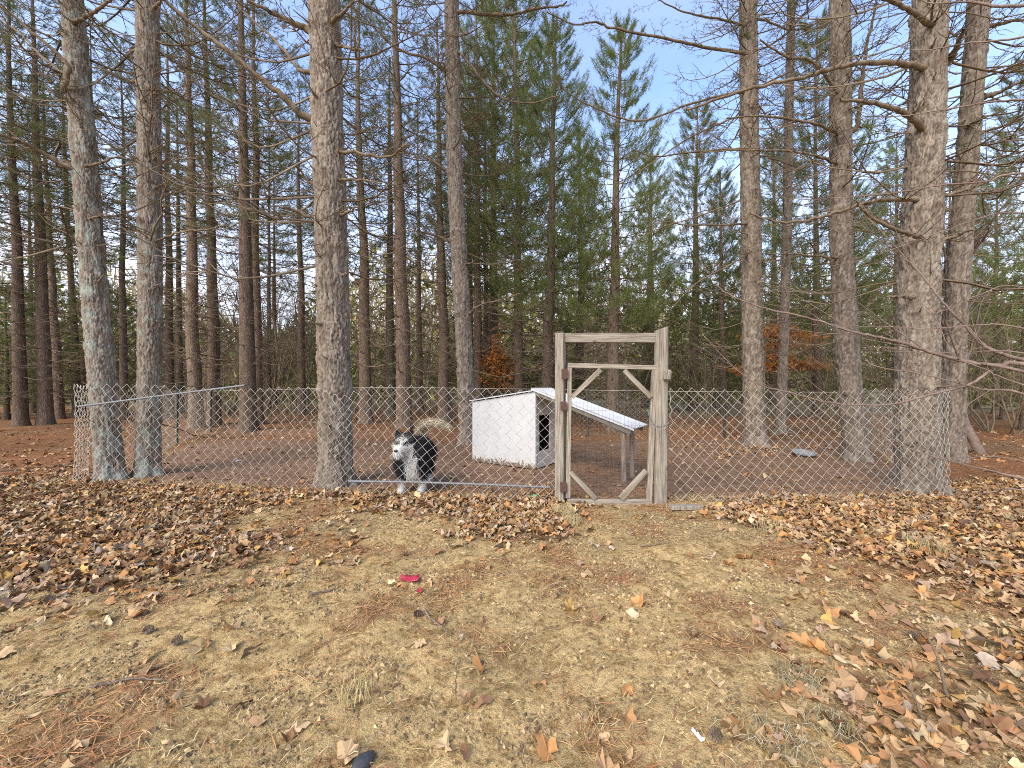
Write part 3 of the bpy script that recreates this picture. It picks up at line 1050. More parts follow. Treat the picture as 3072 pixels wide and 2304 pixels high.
# ------------------------------------------------------------------ plantation pines behind: photo x at base, distance, photo x at the top edge, width px, kind, label
GRP = 'slender pines of the plantation behind the pen'
FARP = [
    (63, 12.6, 22, 48, 0, 'pine trunk nearest the left edge, leaning, orange duff at its foot'),
    (137, 13.0, 96, 50, 1, 'second pine in from the left edge, straight bare trunk'),
    (178, 15.5, 118, 34, 2, 'thin pine close behind the second pine from the left edge'),
    (232, 17.0, 175, 30, 3, 'thin pine half hidden behind the bent corner pine'), (297, 15.0, 268, 26, 4, 'thin pine just right of the bent corner pine, far back'), (373, 15.0, 366, 28, 0, 'thin dark pine just left of the straight lichened pine'),
    (508, 15.5, 500, 30, 1, 'thin pine just right of the straight lichened pine'), (540, 18.0, 528, 24, 2, 'thinner pine, second to the right of the straight lichened pine'),
    (590, 12.0, 556, 46, 3, 'stout pine behind the left mesh, next right of the dark fence posts'),
    (643, 12.8, 612, 40, 4, 'pine with close whorls beside the stout one behind the left mesh'),
    (746, 10.8, 722, 52, 0, 'broad pine of the crossing pair left of the thick pale pine'),
    (772, 13.0, 762, 38, 1, 'slimmer pine of the crossing pair left of the thick pale pine'),
    (806, 19, 806, 16, 2, 'pole-thin pine just right of the crossing pair'), (826, 21, 818, 14, 3, 'pole-thin pine, second to the right of the crossing pair'),
    (1035, 14.5, 1020, 32, 4, 'pine trunk peeping out beside the thick pale pine'),
    (1097, 13.5, 1070, 38, 0, 'first clear pine right of the thick pale pine'),
    (1171, 16.0, 1168, 30, 1, 'thin pine close left of the stout pine above the dog'),
    (1213, 11.6, 1188, 46, 2, 'stout straight pine rising above the dog'),
    (1331, 14.5, 1312, 34, 3, 'pine just left of the slim curving one behind the dog house'),
    (1412, 16.5, 1405, 25, 4, 'thin pine close behind the slim curving one, leftmost of three'), (1436, 15.0, 1430, 26, 0, 'middle of three thin pines right of the slim curving one'), (1458, 18.0, 1452, 20, 1, 'rightmost of three thin pines right of the slim curving one'),
    (-70, 11, -100, 44, 2, 'pine outside the left edge whose boughs reach into view'), (-20, 16, -40, 34, 3, 'farther pine outside the left edge with only boughs showing'), (905, 17, 890, 26, 0, 'thin far pine close left of the thick pale pine'), (1260, 20, 1250, 20, 1, 'thin distant pine right of the stout pine above the dog'),
    (100, 20, 80, 22, 4, 'distant thin pine between the two pines at the left edge'),
]
for i, (xb, Y, xt, wpx, k, label) in enumerate(FARP):
    X = (xb - CX) / FOC * Y
    ztop = CAM_H + HOR / FOC * Y
    Xt = (xt - CX) / FOC * Y
    lean = math.atan((Xt - X) / ztop)
    cth = math.cos(math.atan((xb - CX) / FOC))
    girth = wpx / FOC * Y * cth / 2 / .165
    tree_at(TALL, X, Y, 'pine_tree', label or 'slender pine deep in the plantation behind the pen', 1.0 + .05 * math.sin(i * 2.3), girth, (lean, 0), i * 2.1, GRP, k)

# two leafy pines and their neighbours
for i, (xb, Y, xt, wpx, ytip, k, label) in enumerate([
    (1640, 12.0, 1665, 36, 70, 0, 'leafy pine with a pointed green top, left of the gate lintel'),
    (1836, 11.2, 1862, 40, 75, 1, 'leafy pine with a pointed green top, seen through the gate'),
    (1560, 15.0, 1540, 30, -150, 2, 'taller leafy pine crowding behind the slim curving pine'),
    (2080, 19.0, 2090, 30, 330, 0, 'leafy pine between gate and first pine on the right, in the background'),
    (2170, 16.0, 2160, 24, 520, 2, 'smaller leafy pine just left of the first pine right of the gate'),
    (2450, 15.0, 2450, 26, 60, 1, 'leafy pine between the thin dark pine and its right neighbour'),
    (2690, 20.0, 2690, 28, 430, 2, 'leafy pine showing between the huge trunk and its left neighbour'),
    (3075, 11.0, 3090, 34, 180, 0, 'leafy pine cut by the right edge of the photo'),
    (1480, 20.0, 1480, 30, -60, 1, 'tall leafy pine far behind the white dog house'), (1740, 24.0, 1740, 30, 420, 2, 'distant leafy pine between the two pointed leafy pines'), (1950, 22.0, 1950, 30, 470, 0, 'distant leafy pine just right of the gate lintel'), (2320, 24, 2320, 28, 420, 1, 'distant leafy pine behind the spreading orange-leaved oak'), (2560, 26, 2560, 28, 560, 0, 'distant leafy pine behind the pine next to the grey pan'), (2850, 22, 2850, 28, 500, 1, 'distant leafy pine behind the huge corner trunk'), (2990, 16, 2990, 28, 520, 2, 'leafy pine just right of the leaning pine'),
]):
    X = (xb - CX) / FOC * Y
    ztip = CAM_H + (HOR - ytip) / FOC * Y
    Xt = (xt - CX) / FOC * Y
    sc = ztip / 12.0
    lean = math.atan((Xt - X) / ztip)
    cth = math.cos(math.atan((xb - CX) / FOC))
    tree_at(LEAFY, X, Y, 'pine_tree', label or 'leafy green pine far behind the pen', sc, wpx / FOC * Y * cth / 2 / .16, (lean, 0), i * 1.7 + .4, 'leafy pines beyond the pen', k)

# dense small conifers
for i, (xb, Y, ytop, k) in enumerate([
    (20, 15.5, 850, 0), (130, 18, 820, 1), (250, 17, 860, 2), (370, 19, 880, 0), (-110, 17, 830, 1), (480, 24, 905, 2), (330, 24, 850, 1), (60, 25, 840, 2),
    (1030, 20, 1020, 0), (1180, 22, 1040, 1), (1610, 17, 1060, 2), (1540, 25, 1000, 0), (1700, 24, 980, 1), (1930, 21, 980, 0), (2030, 18, 1000, 1),
    (2140, 21, 870, 2), (2230, 25, 900, 0), (2440, 22, 950, 1), (2520, 19, 1000, 2), (2660, 18, 1010, 1), (2760, 25, 930, 0), (2930, 19, 960, 2), (3010, 14, 930, 0), (3130, 16, 900, 1), (1350, 25, 960, 2), (1450, 20, 1000, 0),
]):
    X = (xb - CX) / FOC * Y
    zt = CAM_H + (HOR - ytop) / FOC * Y
    tree_at(BUSHY, X, Y, 'young_conifer', 'bushy young conifer filling in under the taller trees' if xb > 700 else 'bushy green conifer in the understory behind the left pines', zt / 6.0, 1.0, (0, 0), i * 1.1, 'bushy conifers of the understory' if xb > 700 else 'bushy conifers behind the left pines', k)


# ------------------------------------------------------------------ bare broadleaf trees and brush
def bare_tree(seed, H, spread, levels=3, r0=.05, stems=1):
    rr = random.Random(seed); A = Acc(); tips = []

    def grow(p, d, L, r, lev):
        n = 6 if lev < 2 else 4
        t = np.linspace(0, 1, n)
        d = d / np.linalg.norm(d)
        P = p + L * t[:, None] * d
        P[1:] += np.cumsum(np.array([[rr.gauss(0, .035 * L) for _ in range(3)] for _ in range(n - 1)]), 0)
        P[:, 2] += L * .08 * t ** 2
        A.add(*tube(P, r * (1 - .62 * t), 6 if lev == 0 else 3))
        if lev >= levels:
            tips.append(P[-1]); return
        kids = {0: 12, 1: 6, 2: 4}.get(lev, 3)
        for _ in range(kids):
            f = rr.uniform(.3 if lev == 0 else .25, 1)
            b = np.array([np.interp(f, t, P[:, c]) for c in range(3)])
            v = d * rr.uniform(.5, 1.0) + np.array([rr.gauss(0, spread), rr.gauss(0, spread), rr.uniform(-.1, .5)])
            grow(b, v, L * rr.uniform(.32, .55) * (1.2 - .45 * f), r * .45 * (1.15 - .5 * f), lev + 1)
    for s_ in range(stems):
        d = np.array([rr.gauss(0, .12 if stems == 1 else .32), rr.gauss(0, .12 if stems == 1 else .32), 1.0])
        grow(np.array([rr.gauss(0, .02 * stems), rr.gauss(0, .02 * stems), -.05]), d, H * rr.uniform(.8, 1) * .85, r0, 0)
    return A.mesh('bare_limbs'), tips


BARE = [set_mat(bare_tree(60 + k, 6.0, .55, 3, .05)[0], M['brush']) for k in range(3)]
BRUSH = [set_mat(bare_tree(70 + k, 3.0, .5, 2, .022, 5)[0], M['brush']) for k in range(3)]
for i, (xb, Y, ytop) in enumerate([(650, 17, 640), (700, 20, 720), (860, 18, 690), (905, 24, 760), (800, 26, 820), (1140, 19, 760), (1250, 22, 850), (1010, 26, 800), (560, 26, 830), (2490, 18, 760), (2720, 17, 700), (1410, 24, 880), (2220, 20, 800)]):
    X = (xb - CX) / FOC * Y
    zt = CAM_H + (HOR - ytop) / FOC * Y
    o = ob('bare_tree', BARE[i % 3], None, None, (X, Y, gz1(X, Y)))
    o.scale = (zt / 6,) * 3; o.rotation_euler.z = i * 1.9
    tag(o, 'leafless broadleaf tree with fine tan twigs among the background pines', 'tree', 'leafless trees in the background')
for i, (xb, Y, ytop) in enumerate([(600, 15, 960), (690, 18, 940), (800, 16, 960), (880, 19, 900), (560, 20, 950), (760, 23, 930), (1120, 17, 1010), (960, 22, 930), (1290, 18, 1010), (1560, 16, 1040), (1900, 15, 1020), (2120, 15, 1020), (2480, 14, 1030), (2700, 15, 1020), (2960, 11, 1000), (3040, 10, 1010), (430, 22, 960), (650, 25, 900), (840, 26, 880)]):
    X = (xb - CX) / FOC * Y
    zt = CAM_H + (HOR - ytop) / FOC * Y
    o = ob('bare_shrub', BRUSH[i % 3], None, None, (X, Y, gz1(X, Y)))
    o.scale = (zt / 2.7,) * 3; o.rotation_euler.z = i * 2.3
    tag(o, 'leafless many-stemmed shrub in the background brush', 'shrub', 'leafless shrubs in the background')

# thin broadleaf trunk at the right, behind the huge pine
me, _ = bare_tree(91, 5.2, .6, 3, .085)
X, Y = (2945 - CX) / FOC * 7.3, 7.3
o = ob('bare_tree', set_mat(me, M['bare']), None, None, (X, Y, gz1(X, Y)))
o.rotation_euler = (0, .06, 2.2)
tag(o, 'thin forked leafless tree right of the huge corner pine', 'tree', 'leafless trees in the background')


# oaks still holding orange leaves
def leaf_cloud(seed, centers, n, size):
    rr = np.random.default_rng(seed)
    c = np.array(centers)
    k = rr.integers(0, len(c), n)
    p = c[k, :3] + rr.normal(0, 1, (n, 3)) * c[k, 3:6]
    u = rr.normal(0, 1, (n, 3)); u[:, 2] *= .5; u /= np.linalg.norm(u, axis=1)[:, None]
    v = np.cross(u, rr.normal(0, 1, (n, 3))); v /= np.linalg.norm(v, axis=1)[:, None]
    s_ = size * rr.uniform(.6, 1.2, (n, 1))
    V = np.stack([p - u * s_, p + v * s_ * .45 + u * s_ * .1, p + u * s_, p - v * s_ * .45 + u * s_ * .1], 1).reshape(-1, 3)
    V[2::4, 2] -= size * .25
    return V, np.arange(4 * n).reshape(-1, 4)


UPO = {1492: .75, 2330: .85}
for nm, xb, Y, cen, n, label in (
    ('oak_sapling', 1492, 15.0, [(0, 0, 2.05, .16, .2, .2), (.15, 0, 1.6, .30, .25, .10), (-.25, 0, 1.35, .26, .25, .12), (.3, .1, 1.2, .22, .2, .12), (0, -.1, .95, .34, .3, .12), (-.35, 0, .75, .2, .2, .08), (.1, 0, .5, .3, .2, .1)], 1500, 'small oak with rusty orange leaves behind the dog house'),
    ('oak_sapling', 2330, 14.5, [(.1, 0, 2.45, .25, .25, .12), (.75, 0, 2.15, .45, .3, .10), (-.2, 0, 2.2, .55, .3, .10), (.2, 0, 1.85, .5, .3, .07), (-.45, 0, 1.1, .55, .3, .08), (.55, 0, 1.2, .6, .3, .09), (1.2, 0, 1.05, .40, .3, .06), (.1, 0, 1.45, .25, .3, .1), (-1.0, 0, .95, .3, .3, .06)], 2400, 'spreading oak with layered orange leaves behind the pen, right of the gate')):
    cen = [(c_[0], c_[1], c_[2] + UPO[xb], *c_[3:]) for c_ in cen]
    X = (xb - CX) / FOC * Y
    e = empty(nm, (X, Y, gz1(X, Y)), label=label, cat='tree')
    A = Acc(); rr = random.Random(xb)
    tz = np.linspace(0, 1, 8)
    A.add(*tube(np.stack([.05 * np.sin(tz * 4), 0 * tz, 3.2 * tz - .05], 1), .04 * (1.05 - .8 * tz), 6))
    for (cx_, cy_, cz_, *_r) in cen:
        A.add(*tube(np.array([[0.02, 0, max(.1, cz_ - .35)], [cx_ * .5, cy_ * .5, cz_ - .1], [cx_ * 1.3, cy_, cz_ + .02]]), np.array([.014, .010, .004]), 4))
    ob('trunk', A.mesh('oak_stem'), M['bare'], e)
    V, F = leaf_cloud(xb, cen, n, .085)
    ob('crown', npmesh('oak_leaves', V, F, smooth=False), M['leaf_orange'], e)

# the far wood: one mass of twigs and leaf sprays
A_V = []; A_F = []; A_C = []
rw = np.random.default_rng(99)
nw = 125000
ang = rw.uniform(-1.25, 1.25, nw)
dist = rw.uniform(30, 70, nw)
wx = np.tan(ang * .92) * dist; wy = dist
topz = 7.0 + 8.0 * fbm(wx * .11, wy * .05, 81, 3) + 3.0 * (vn(wx * .35, wy * .2, 83) - .5)
gap = np.clip(1 - np.exp(-((np.tan(ang * .92) + .62) / .16) ** 2) * .55, .2, 1)
wz = topz * gap * rw.uniform(0, 1, nw) ** 1.25
pal = np.array([[.14, .165, .050], [.20, .21, .062], [.30, .27, .09], [.37, .30, .165], [.43, .36, .22], [.29, .22, .135]])
sel = fbm(wx * .16, wy * .08, 87, 3) * 1.5 - .25 + rw.normal(0, .16, nw)
ci = np.clip((sel * 6).astype(int), 0, 5)
wc = pal[ci] * rw.uniform(.7, 1.3, (nw, 1))
size = rw.uniform(.3, .85, nw)
u = rw.normal(0, 1, (nw, 3)); u[:, 2] += np.where(ci >= 3, 2.2, .2); u /= np.linalg.norm(u, axis=1)[:, None]
v = np.cross(u, rw.normal(0, 1, (nw, 3))); v /= np.linalg.norm(v, axis=1)[:, None]
wid = np.where(ci >= 3, .05, .28)[:, None]
P = np.stack([wx, wy, wz], 1)
ln = np.where(ci >= 3, 2.2, 1.0)[:, None] * size[:, None]
V = np.stack([P - v * ln * wid, P + v * ln * wid, P + u * ln], 1).reshape(-1, 3)
V[:, 2] += np.repeat(gz(wx, wy), 3)
me = npmesh('far_woods', V, np.arange(3 * nw).reshape(-1, 3), np.repeat(wc, 3, 0), smooth=False)
tag(ob('distant_woods', me, M['woods']), 'hazy mass of mixed woods closing the view far behind', 'woods', kind='stuff')


# ------------------------------------------------------------------ chain-link fences
def chain_link(name, plan, height, parent, cell=.122, shear=0.0, wob=.02, rw_=.0029, s0=0.0, top_fn=None, sides=3, gaps=None, seed=0, zbot=.02):
    P = np.array(plan, float)
    seg = np.linalg.norm(np.diff(P, axis=0), axis=1)
    cum = np.concatenate([[0], np.cumsum(seg)])
    Lt = cum[-1]
    A = Acc()
    half = cell / 2
    nw_ = int(Lt / half)
    nl = int(round(height / half))
    for k in range(nw_ + 1):
        j = np.arange(nl + 1)
        s = k * half + half * .5 * (1 + (-1.0) ** (j + k))
        z = j * half
        s = s + shear * (z - height / 2) + (vn(s * 2.2 + seed, z * 3, 5 + seed) - .5) * .030
        s = np.clip(s, 0, Lt - .001) if abs(shear) > 0 else np.clip(s, 0, Lt)
        x = np.interp(s, cum, P[:, 0]); y = np.interp(s, cum, P[:, 1])
        idx = np.clip(np.searchsorted(cum, s) - 1, 0, len(seg) - 1)
        tx = (P[idx + 1, 0] - P[idx, 0]) / seg[idx]; ty = (P[idx + 1, 1] - P[idx, 1]) / seg[idx]
        off = (fbm(s * .8 + seed, z * 1.2, 7 + seed, 2) - .5) * 2 * wob + .003 * np.where((j + k) % 2 == 0, 1, -1) * (1 if k % 2 else -1)
        gzv = gz(x, y)
        ht = (top_fn(s) if top_fn else np.zeros_like(s))
        zz = gzv + zbot + z * (1 + ht / height) + (vn(s * 1.3, z * .3, 11 + seed) - .5) * .02
        A.add(*tube(np.stack([x - ty * off, y + tx * off, zz], 1), rw_, sides))
    return ob(name, A.mesh('chain_link'), M['wire'], parent)


# left front run: corner pine -> thick pale pine -> gate
FL = [(-5.78, 5.50), (-5.40, 4.93), (-4.75, 4.92), (-3.6, 4.90), (-2.45, 4.76), (-2.05, 4.68), (-1.3, 4.50), (.0, 4.40), (.50, 4.36)]
e = empty('chain_link_fence', (0, 0, 0), label='sagging chain-link fence along the front of the pen, left of the gate', cat='fence', group='mesh fences of the dog pen')
chain_link('wire_mesh', FL, 1.22, e, shear=.10, wob=.035, top_fn=lambda s: .02 * np.sin(s * 1.7) - .10 * np.exp(-((s - 4.1) / .22) ** 2), seed=1)
V, F = tube(np.array([list(S(236, 1220, 4.93)), list(S(480, 1188, 4.93)), list(S(735, 1156, 4.95))]), .013, 8)
ob('loose_rail', npmesh('pipe', V, F), M['pipe'], e)
V, F = tube(np.array([list(S(1046, 1444, 4.62)), list(S(1230, 1446, 4.53)), list(S(1440, 1453, 4.46)), list(S(1650, 1462, 4.40))]), .014, 8)
ob('bottom_rail', npmesh('pipe', V, F), M['pipe'], e)
# right front run wraps the huge pine
FR = [(1.70, 4.30), (2.6, 4.33), (3.6, 4.38), (4.3, 4.42), (4.75, 4.46), (5.08, 4.62), (5.16, 4.90)]
e = empty('chain_link_fence', (0, 0, 0), label='chain-link fence from the gate to the huge pine, right of the gate', cat='fence', group='mesh fences of the dog pen')
chain_link('wire_mesh', FR, 1.22, e, shear=-.12, wob=.025, top_fn=lambda s: -.05 * np.exp(-((s - 1.5) / .7) ** 2) - .02 * np.clip(s - 2.2, 0, 2), seed=2)
# left side run with dark steel posts
SLp = [(-5.45, 5.65), (-6.3, 7.1), (-7.3, 8.7), (-8.4, 11.2)]
e = empty('chain_link_fence', (0, 0, 0), label='chain-link fence running back along the left side on dark thin posts', cat='fence', group='mesh fences of the dog pen')
chain_link('wire_mesh', SLp, 1.16, e, wob=.02, seed=3, rw_=.0018)
for (x, y) in ((-7.30, 8.72), (-8.36, 11.1), (-6.2, 6.95)):
    A = Acc(); A.add(*tube(np.array([[x, y, gz1(x, y) - .1], [x, y, .6], [x + .01, y, 1.24]]), .022, 7))
    ob('post', A.mesh('post'), M['blackpost'], e)
# back run
BKp = [(-8.4, 11.25), (-4, 11.0), (0, 10.3), (4, 9.7), (8.1, 9.4)]
e = empty('chain_link_fence', (0, 0, 0), label='chain-link fence across the back of the pen with a thin top wire', cat='fence', group='mesh fences of the dog pen')
chain_link('wire_mesh', BKp, 1.12, e, wob=.02, seed=4, rw_=.0017)
pp = smooth_path([(x, y, gz1(x, y) + 1.13) for x, y in BKp], 60)
ob('top_wire', npmesh('wire', *tube(pp, .005, 5)), M['wire'], e)
for (x, y) in ((-5.2, 11.1), (-1.6, 10.6), (1.9, 10.05), (5.1, 9.6), (8.1, 9.42)):
    A = Acc(); A.add(*tube(np.array([[x, y, gz1(x, y) - .1], [x, y, .6], [x + .01, y, 1.22]]), .024, 7))
    ob('post', A.mesh('post'), M['blackpost'], e)
# right side run
SRp = [(5.16, 4.95), (6.1, 6.4), (7.2, 8.0), (8.1, 9.35)]
e = empty('chain_link_fence', (0, 0, 0), label='chain-link fence running back along the right side behind the huge pine', cat='fence', group='mesh fences of the dog pen')
chain_link('wire_mesh', SRp, 1.18, e, wob=.02, seed=6, rw_=.0018)

# ------------------------------------------------------------------ gate frame and gate
GYp = 4.30


def gp(cx_, cy_, Y=GYp):
    """a point from the enlarged view of the gate"""
    return S(cx_ / 2.514 + 1300, cy_ / 2.514 + 900, Y)


e = empty('gateway', (0, 0, 0), label='weathered timber gateway: two posts and a lintel', cat='gate frame')
a = gp(962, 1540); b = gp(964, 246)
beam('post', (a.x, GYp + .05, gz1(a.x, GYp) - .15), (b.x, GYp + .05, b.z), .095, .095, M['post'], e, side=(.42, .9, 0), bevel=.006, jitter=.003, seed=3)
a = gp(1000, 281); b = gp(1690, 281)
beam('lintel', (a.x - .01, GYp + .055, a.z), (b.x, GYp + .055, b.z), .100, .045, M['post'], e, bevel=.005, jitter=.002, seed=4)
# right post: a round-backed slab with a slant-cut top
A = Acc()
ax = gp(1725, 1545).x; bx = gp(1733, 200).x
zt = gp(1733, 196).z
zs = np.concatenate([np.linspace(-.2, zt - .02, 30)])
th = np.linspace(0, 2 * math.pi, 15)[:-1]
Z, TH = np.meshgrid(zs, th, indexing='ij')
cxs = ax + (bx - ax) * np.clip(Z / zt, 0, 1)
rx = .068 + .004 * fbm(Z * 3, TH, 5, 2); ry = .055
kx = np.sign(np.cos(TH)) * np.abs(np.cos(TH)) ** .7; ky = np.sign(np.sin(TH)) * np.abs(np.sin(TH)) ** .7
Vx = cxs + rx * kx * (1 + .06 * (fbm(TH * 3, Z * 2, 8, 3) - .5)); Vy = GYp + .05 + ry * ky * (1 + .1 * (fbm(TH * 3, Z * 2, 9, 3) - .5))
Zs = Z + (Z > zt - .03) * (.024 * kx)
V = np.stack([Vx, Vy, Zs], -1).reshape(-1, 3)
nth = len(th); n = len(zs)
i = np.arange(n - 1)[:, None] * nth; j = np.arange(nth)[None, :]; k = (j + 1) % nth
F4 = np.stack([i + j, i + k, i + nth + k, i + nth + j], -1).reshape(-1, 4)
cap = len(V); V = np.vstack([V, V[-nth:].mean(0)])
F3 = np.array([[cap - nth + q_, cap - nth + (q_ + 1) % nth, cap] for q_ in range(nth)])
ob('post', npmesh('post', V, [F3, F4], smooth=False), M['post'], e)
me = box_mesh('latch_block', .085, .05, .115, .014, .006, 9)
o = ob('latch_block', me, M['post'], e); p = gp(1748, 605); o.location = (p.x, GYp - .03, p.z); o.rotation_euler = (0, R(8), 0)
A = Acc()
for (hx, hy, sz) in ((985, 558, .105), (978, 798, .095), (975, 1405, .11)):
    p = gp(hx, hy)
    bm_ = box_mesh('hinge', .062, .012, sz, .002, .001)
    o = ob('hinge', bm_, M['rust'], e); o.location = (p.x, GYp - .032, p.z - sz / 2); o.rotation_euler.z = R(8)
    A2 = Acc(); A2.add(*tube(np.array([[.032, -.006, .01], [.032, -.006, sz - .01]]), .008, 7))
    ob('hinge_pin', A2.mesh('hinge_pin'), M['rust'], o)

e = empty('timber_gate', (0, 0, 0), label='narrow gate of grey boards with four corner braces and wire netting', cat='gate')
GA = GYp + .005
tl, trr, bl, br_ = gp(1028, 482), gp(1672, 505), gp(1016, 1520), gp(1632, 1520)
GB = GA + .06


def gpt(cx_, cy_, dy=0.0):
    f = (cx_ - 1010) / 680
    return tuple(gp(cx_, cy_, GA + .03 * f + dy))


beam('stile', gpt(1016, 1495), gpt(1029, 492), .048, .040, M['gate'], e, bevel=.004, jitter=.002, seed=11)
beam('stile', gpt(1626, 1515, .02), gpt(1668, 505), .058, .040, M['gate'], e, bevel=.004, jitter=.002, seed=12)
beam('top_rail', gpt(1014, 493, -.004), gpt(1684, 511, -.004), .050, .038, M['gate'], e, bevel=.004, jitter=.002, seed=13)
beam('bottom_rail', gpt(1010, 1522, -.01), gpt(1648, 1524, .01), .062, .042, M['gate'], e, bevel=.005, jitter=.003, seed=14)
for k_, (p0, p1) in enumerate((((1046, 732), (1262, 526)), ((1440, 530), (1640, 735)), ((1036, 1298), (1226, 1500)), ((1606, 1285), (1412, 1498)))):
    beam('brace', gpt(*p0, -.028), gpt(*p1, -.028), .062 if k_ == 3 else .050, .022, M['gate'], e, bevel=.003, jitter=.002, seed=20 + k_)
A = Acc()
for cx_ in np.arange(1050, 1625, 28):
    A.add(*tube(np.array([gpt(cx_, 700 if 1200 < cx_ < 1500 else 760, .03), gpt(cx_, 1000, .032), gpt(cx_, 1500, .03)]), .0011, 3))
for cy_ in np.arange(720, 1500, 56):
    A.add(*tube(np.array([gpt(1035, cy_, .031), gpt(1625, cy_ + 4, .031)]), .0011, 3))
ob('wire_netting', A.mesh('netting'), M['rafter'], e)

# chain round the post, link by link
e = empty('gate_chain', (0, 0, 0), label='steel chain looped from the gate stile round the tall post', cat='chain')
pth = smooth_path([list(gp(1618, 830, 4.24)), list(gp(1635, 885, 4.22)), list(gp(1665, 940, 4.21)), list(gp(1710, 958, 4.21)), list(gp(1752, 945, 4.22)), list(gp(1778, 925, 4.26))], 19)
bm = bmesh.new()
lk = bpy.data.meshes.new('link')
Pk = np.array([(.017 * math.cos(t_) * .75, .011 * math.sin(t_) * .75 * .9, 0) for t_ in np.linspace(0, 2 * math.pi, 11)[:-1]])
V, F = tube(np.vstack([Pk, Pk[:1]]), .0034, 5)
lk = npmesh('link', V, F)
lk.materials.append(M['pipe'])
for k_ in range(18):
    o = ob('link', lk, None, e)
    a = Vector(pth[k_]); b = Vector(pth[k_ + 1])
    o.location = (a + b) / 2
    qn = (b - a).to_track_quat('X', 'Z')
    o.rotation_mode = 'QUATERNION'
    from mathutils import Quaternion
    o.rotation_quaternion = qn @ Quaternion((1, 0, 0), R(90) * (k_ % 2) + .4)

# ------------------------------------------------------------------ dog house with a lean-to shade roof
HA = Vector((.343, 6.015, 0)); U = Vector((.83, -.557, 0)).normalized(); Vv = Vector((-U.y, U.x, 0))
ang = math.atan2(U.y, U.x)
e = empty('dog_house', (HA.x, HA.y, gz1(HA.x, HA.y) + .01), (0, 0, ang), 'white plywood dog house with a dark doorway and peeling lower edge', 'dog house')
HL, HD, ZA, ZB = 1.21, .66, 1.165, .985        # local x runs towards the doorway wall at x = 0; y runs back


def slab(name, quad, nrm, t, mat, parent):
    q_ = [Vector(p) for p in quad]; nn = Vector(nrm).normalized() * t
    bm = bmesh.new()
    f = [bm.verts.new(p) for p in q_]; g = [bm.verts.new(p + nn) for p in q_]
    bm.faces.new(f); bm.faces.new(g[::-1])
    k = len(q_)
    for i_ in range(k):
        bm.faces.new((f[i_], g[i_], g[(i_ + 1) % k], f[(i_ + 1) % k]))
    bmesh.ops.recalc_face_normals(bm, faces=bm.faces[:])
    me = bpy.data.meshes.new(name); bm.to_mesh(me); bm.free()
    return ob(name, me, mat, parent)


slab('side_wall', [(-HL, 0, 0), (0, 0, 0), (0, 0, ZA), (-HL, 0, ZB)], (0, 1, 0), .018, M['white'], e)
slab('rear_wall', [(-HL + .002, .02, 0), (-HL + .002, HD, 0), (-HL + .002, HD, ZB - .002), (-HL + .002, .02, ZB - .002)], (1, 0, 0), .018, M['white'], e)
slab('side_wall', [(-HL + .02, HD, 0), (-.003, HD, 0), (-.003, HD, ZA), (-HL + .02, HD, ZB)], (0, -1, 0), .018, M['white'], e)
# front wall around the doorway
d0, d1, z0, z1 = .135, .475, .25, .80
fw = bmesh.new()
for (ya, yb, za, zb) in ((.019, HD - .019, 0, z0), (.019, d0, z0, z1), (d1, HD - .019, z0, z1), (.019, HD - .019, z1, ZA - .01)):
    r_ = bmesh.ops.create_cube(fw, size=1)
    for v_ in r_['verts']:
        v_.co = Vector((-.010 + v_.co.x * .018, (ya + yb) / 2 + v_.co.y * (yb - ya), (za + zb) / 2 + v_.co.z * (zb - za)))
me = bpy.data.meshes.new('front_wall'); fw.to_mesh(me); fw.free()
front_m = m_plain('pale_weathered_plywood', (.50, .46, .41), .85, .2, 9)
ob('front_wall', me, front_m, e)
slab('corner_trim', [(.002, -.004, 0), (.002, .045, 0), (.002, .045, ZA - .012), (.002, -.004, ZA - .012)], (1, 0, 0), .012, M['white'], e)
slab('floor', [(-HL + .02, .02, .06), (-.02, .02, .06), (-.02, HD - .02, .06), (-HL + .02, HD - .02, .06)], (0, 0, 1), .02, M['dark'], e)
slab('inner_shade_sheet', [(-HL + .022, .022, .09), (-HL + .022, HD - .022, .09), (-HL + .022, HD - .022, ZB - .04), (-HL + .022, .022, ZB - .04)], (1, 0, 0), .006, M['dark'], e)  # dark sheets added over the white inner faces so the doorway looks shaded
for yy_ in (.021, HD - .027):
    slab('inner_shade_sheet', [(-HL + .03, yy_, .09), (-.022, yy_, .09), (-.022, yy_, ZA - .05), (-HL + .03, yy_, ZB - .05)], (0, 1, 0), .006, M['dark'], e)
slab('house_roof', [(-HL - .04, -.035, ZB + .012), (.0, -.035, ZA + .012), (.0, HD + .03, ZA + .012), (-HL - .04, HD + .03, ZB + .012)], (0, 0, 1), .016, M['roof'], e)


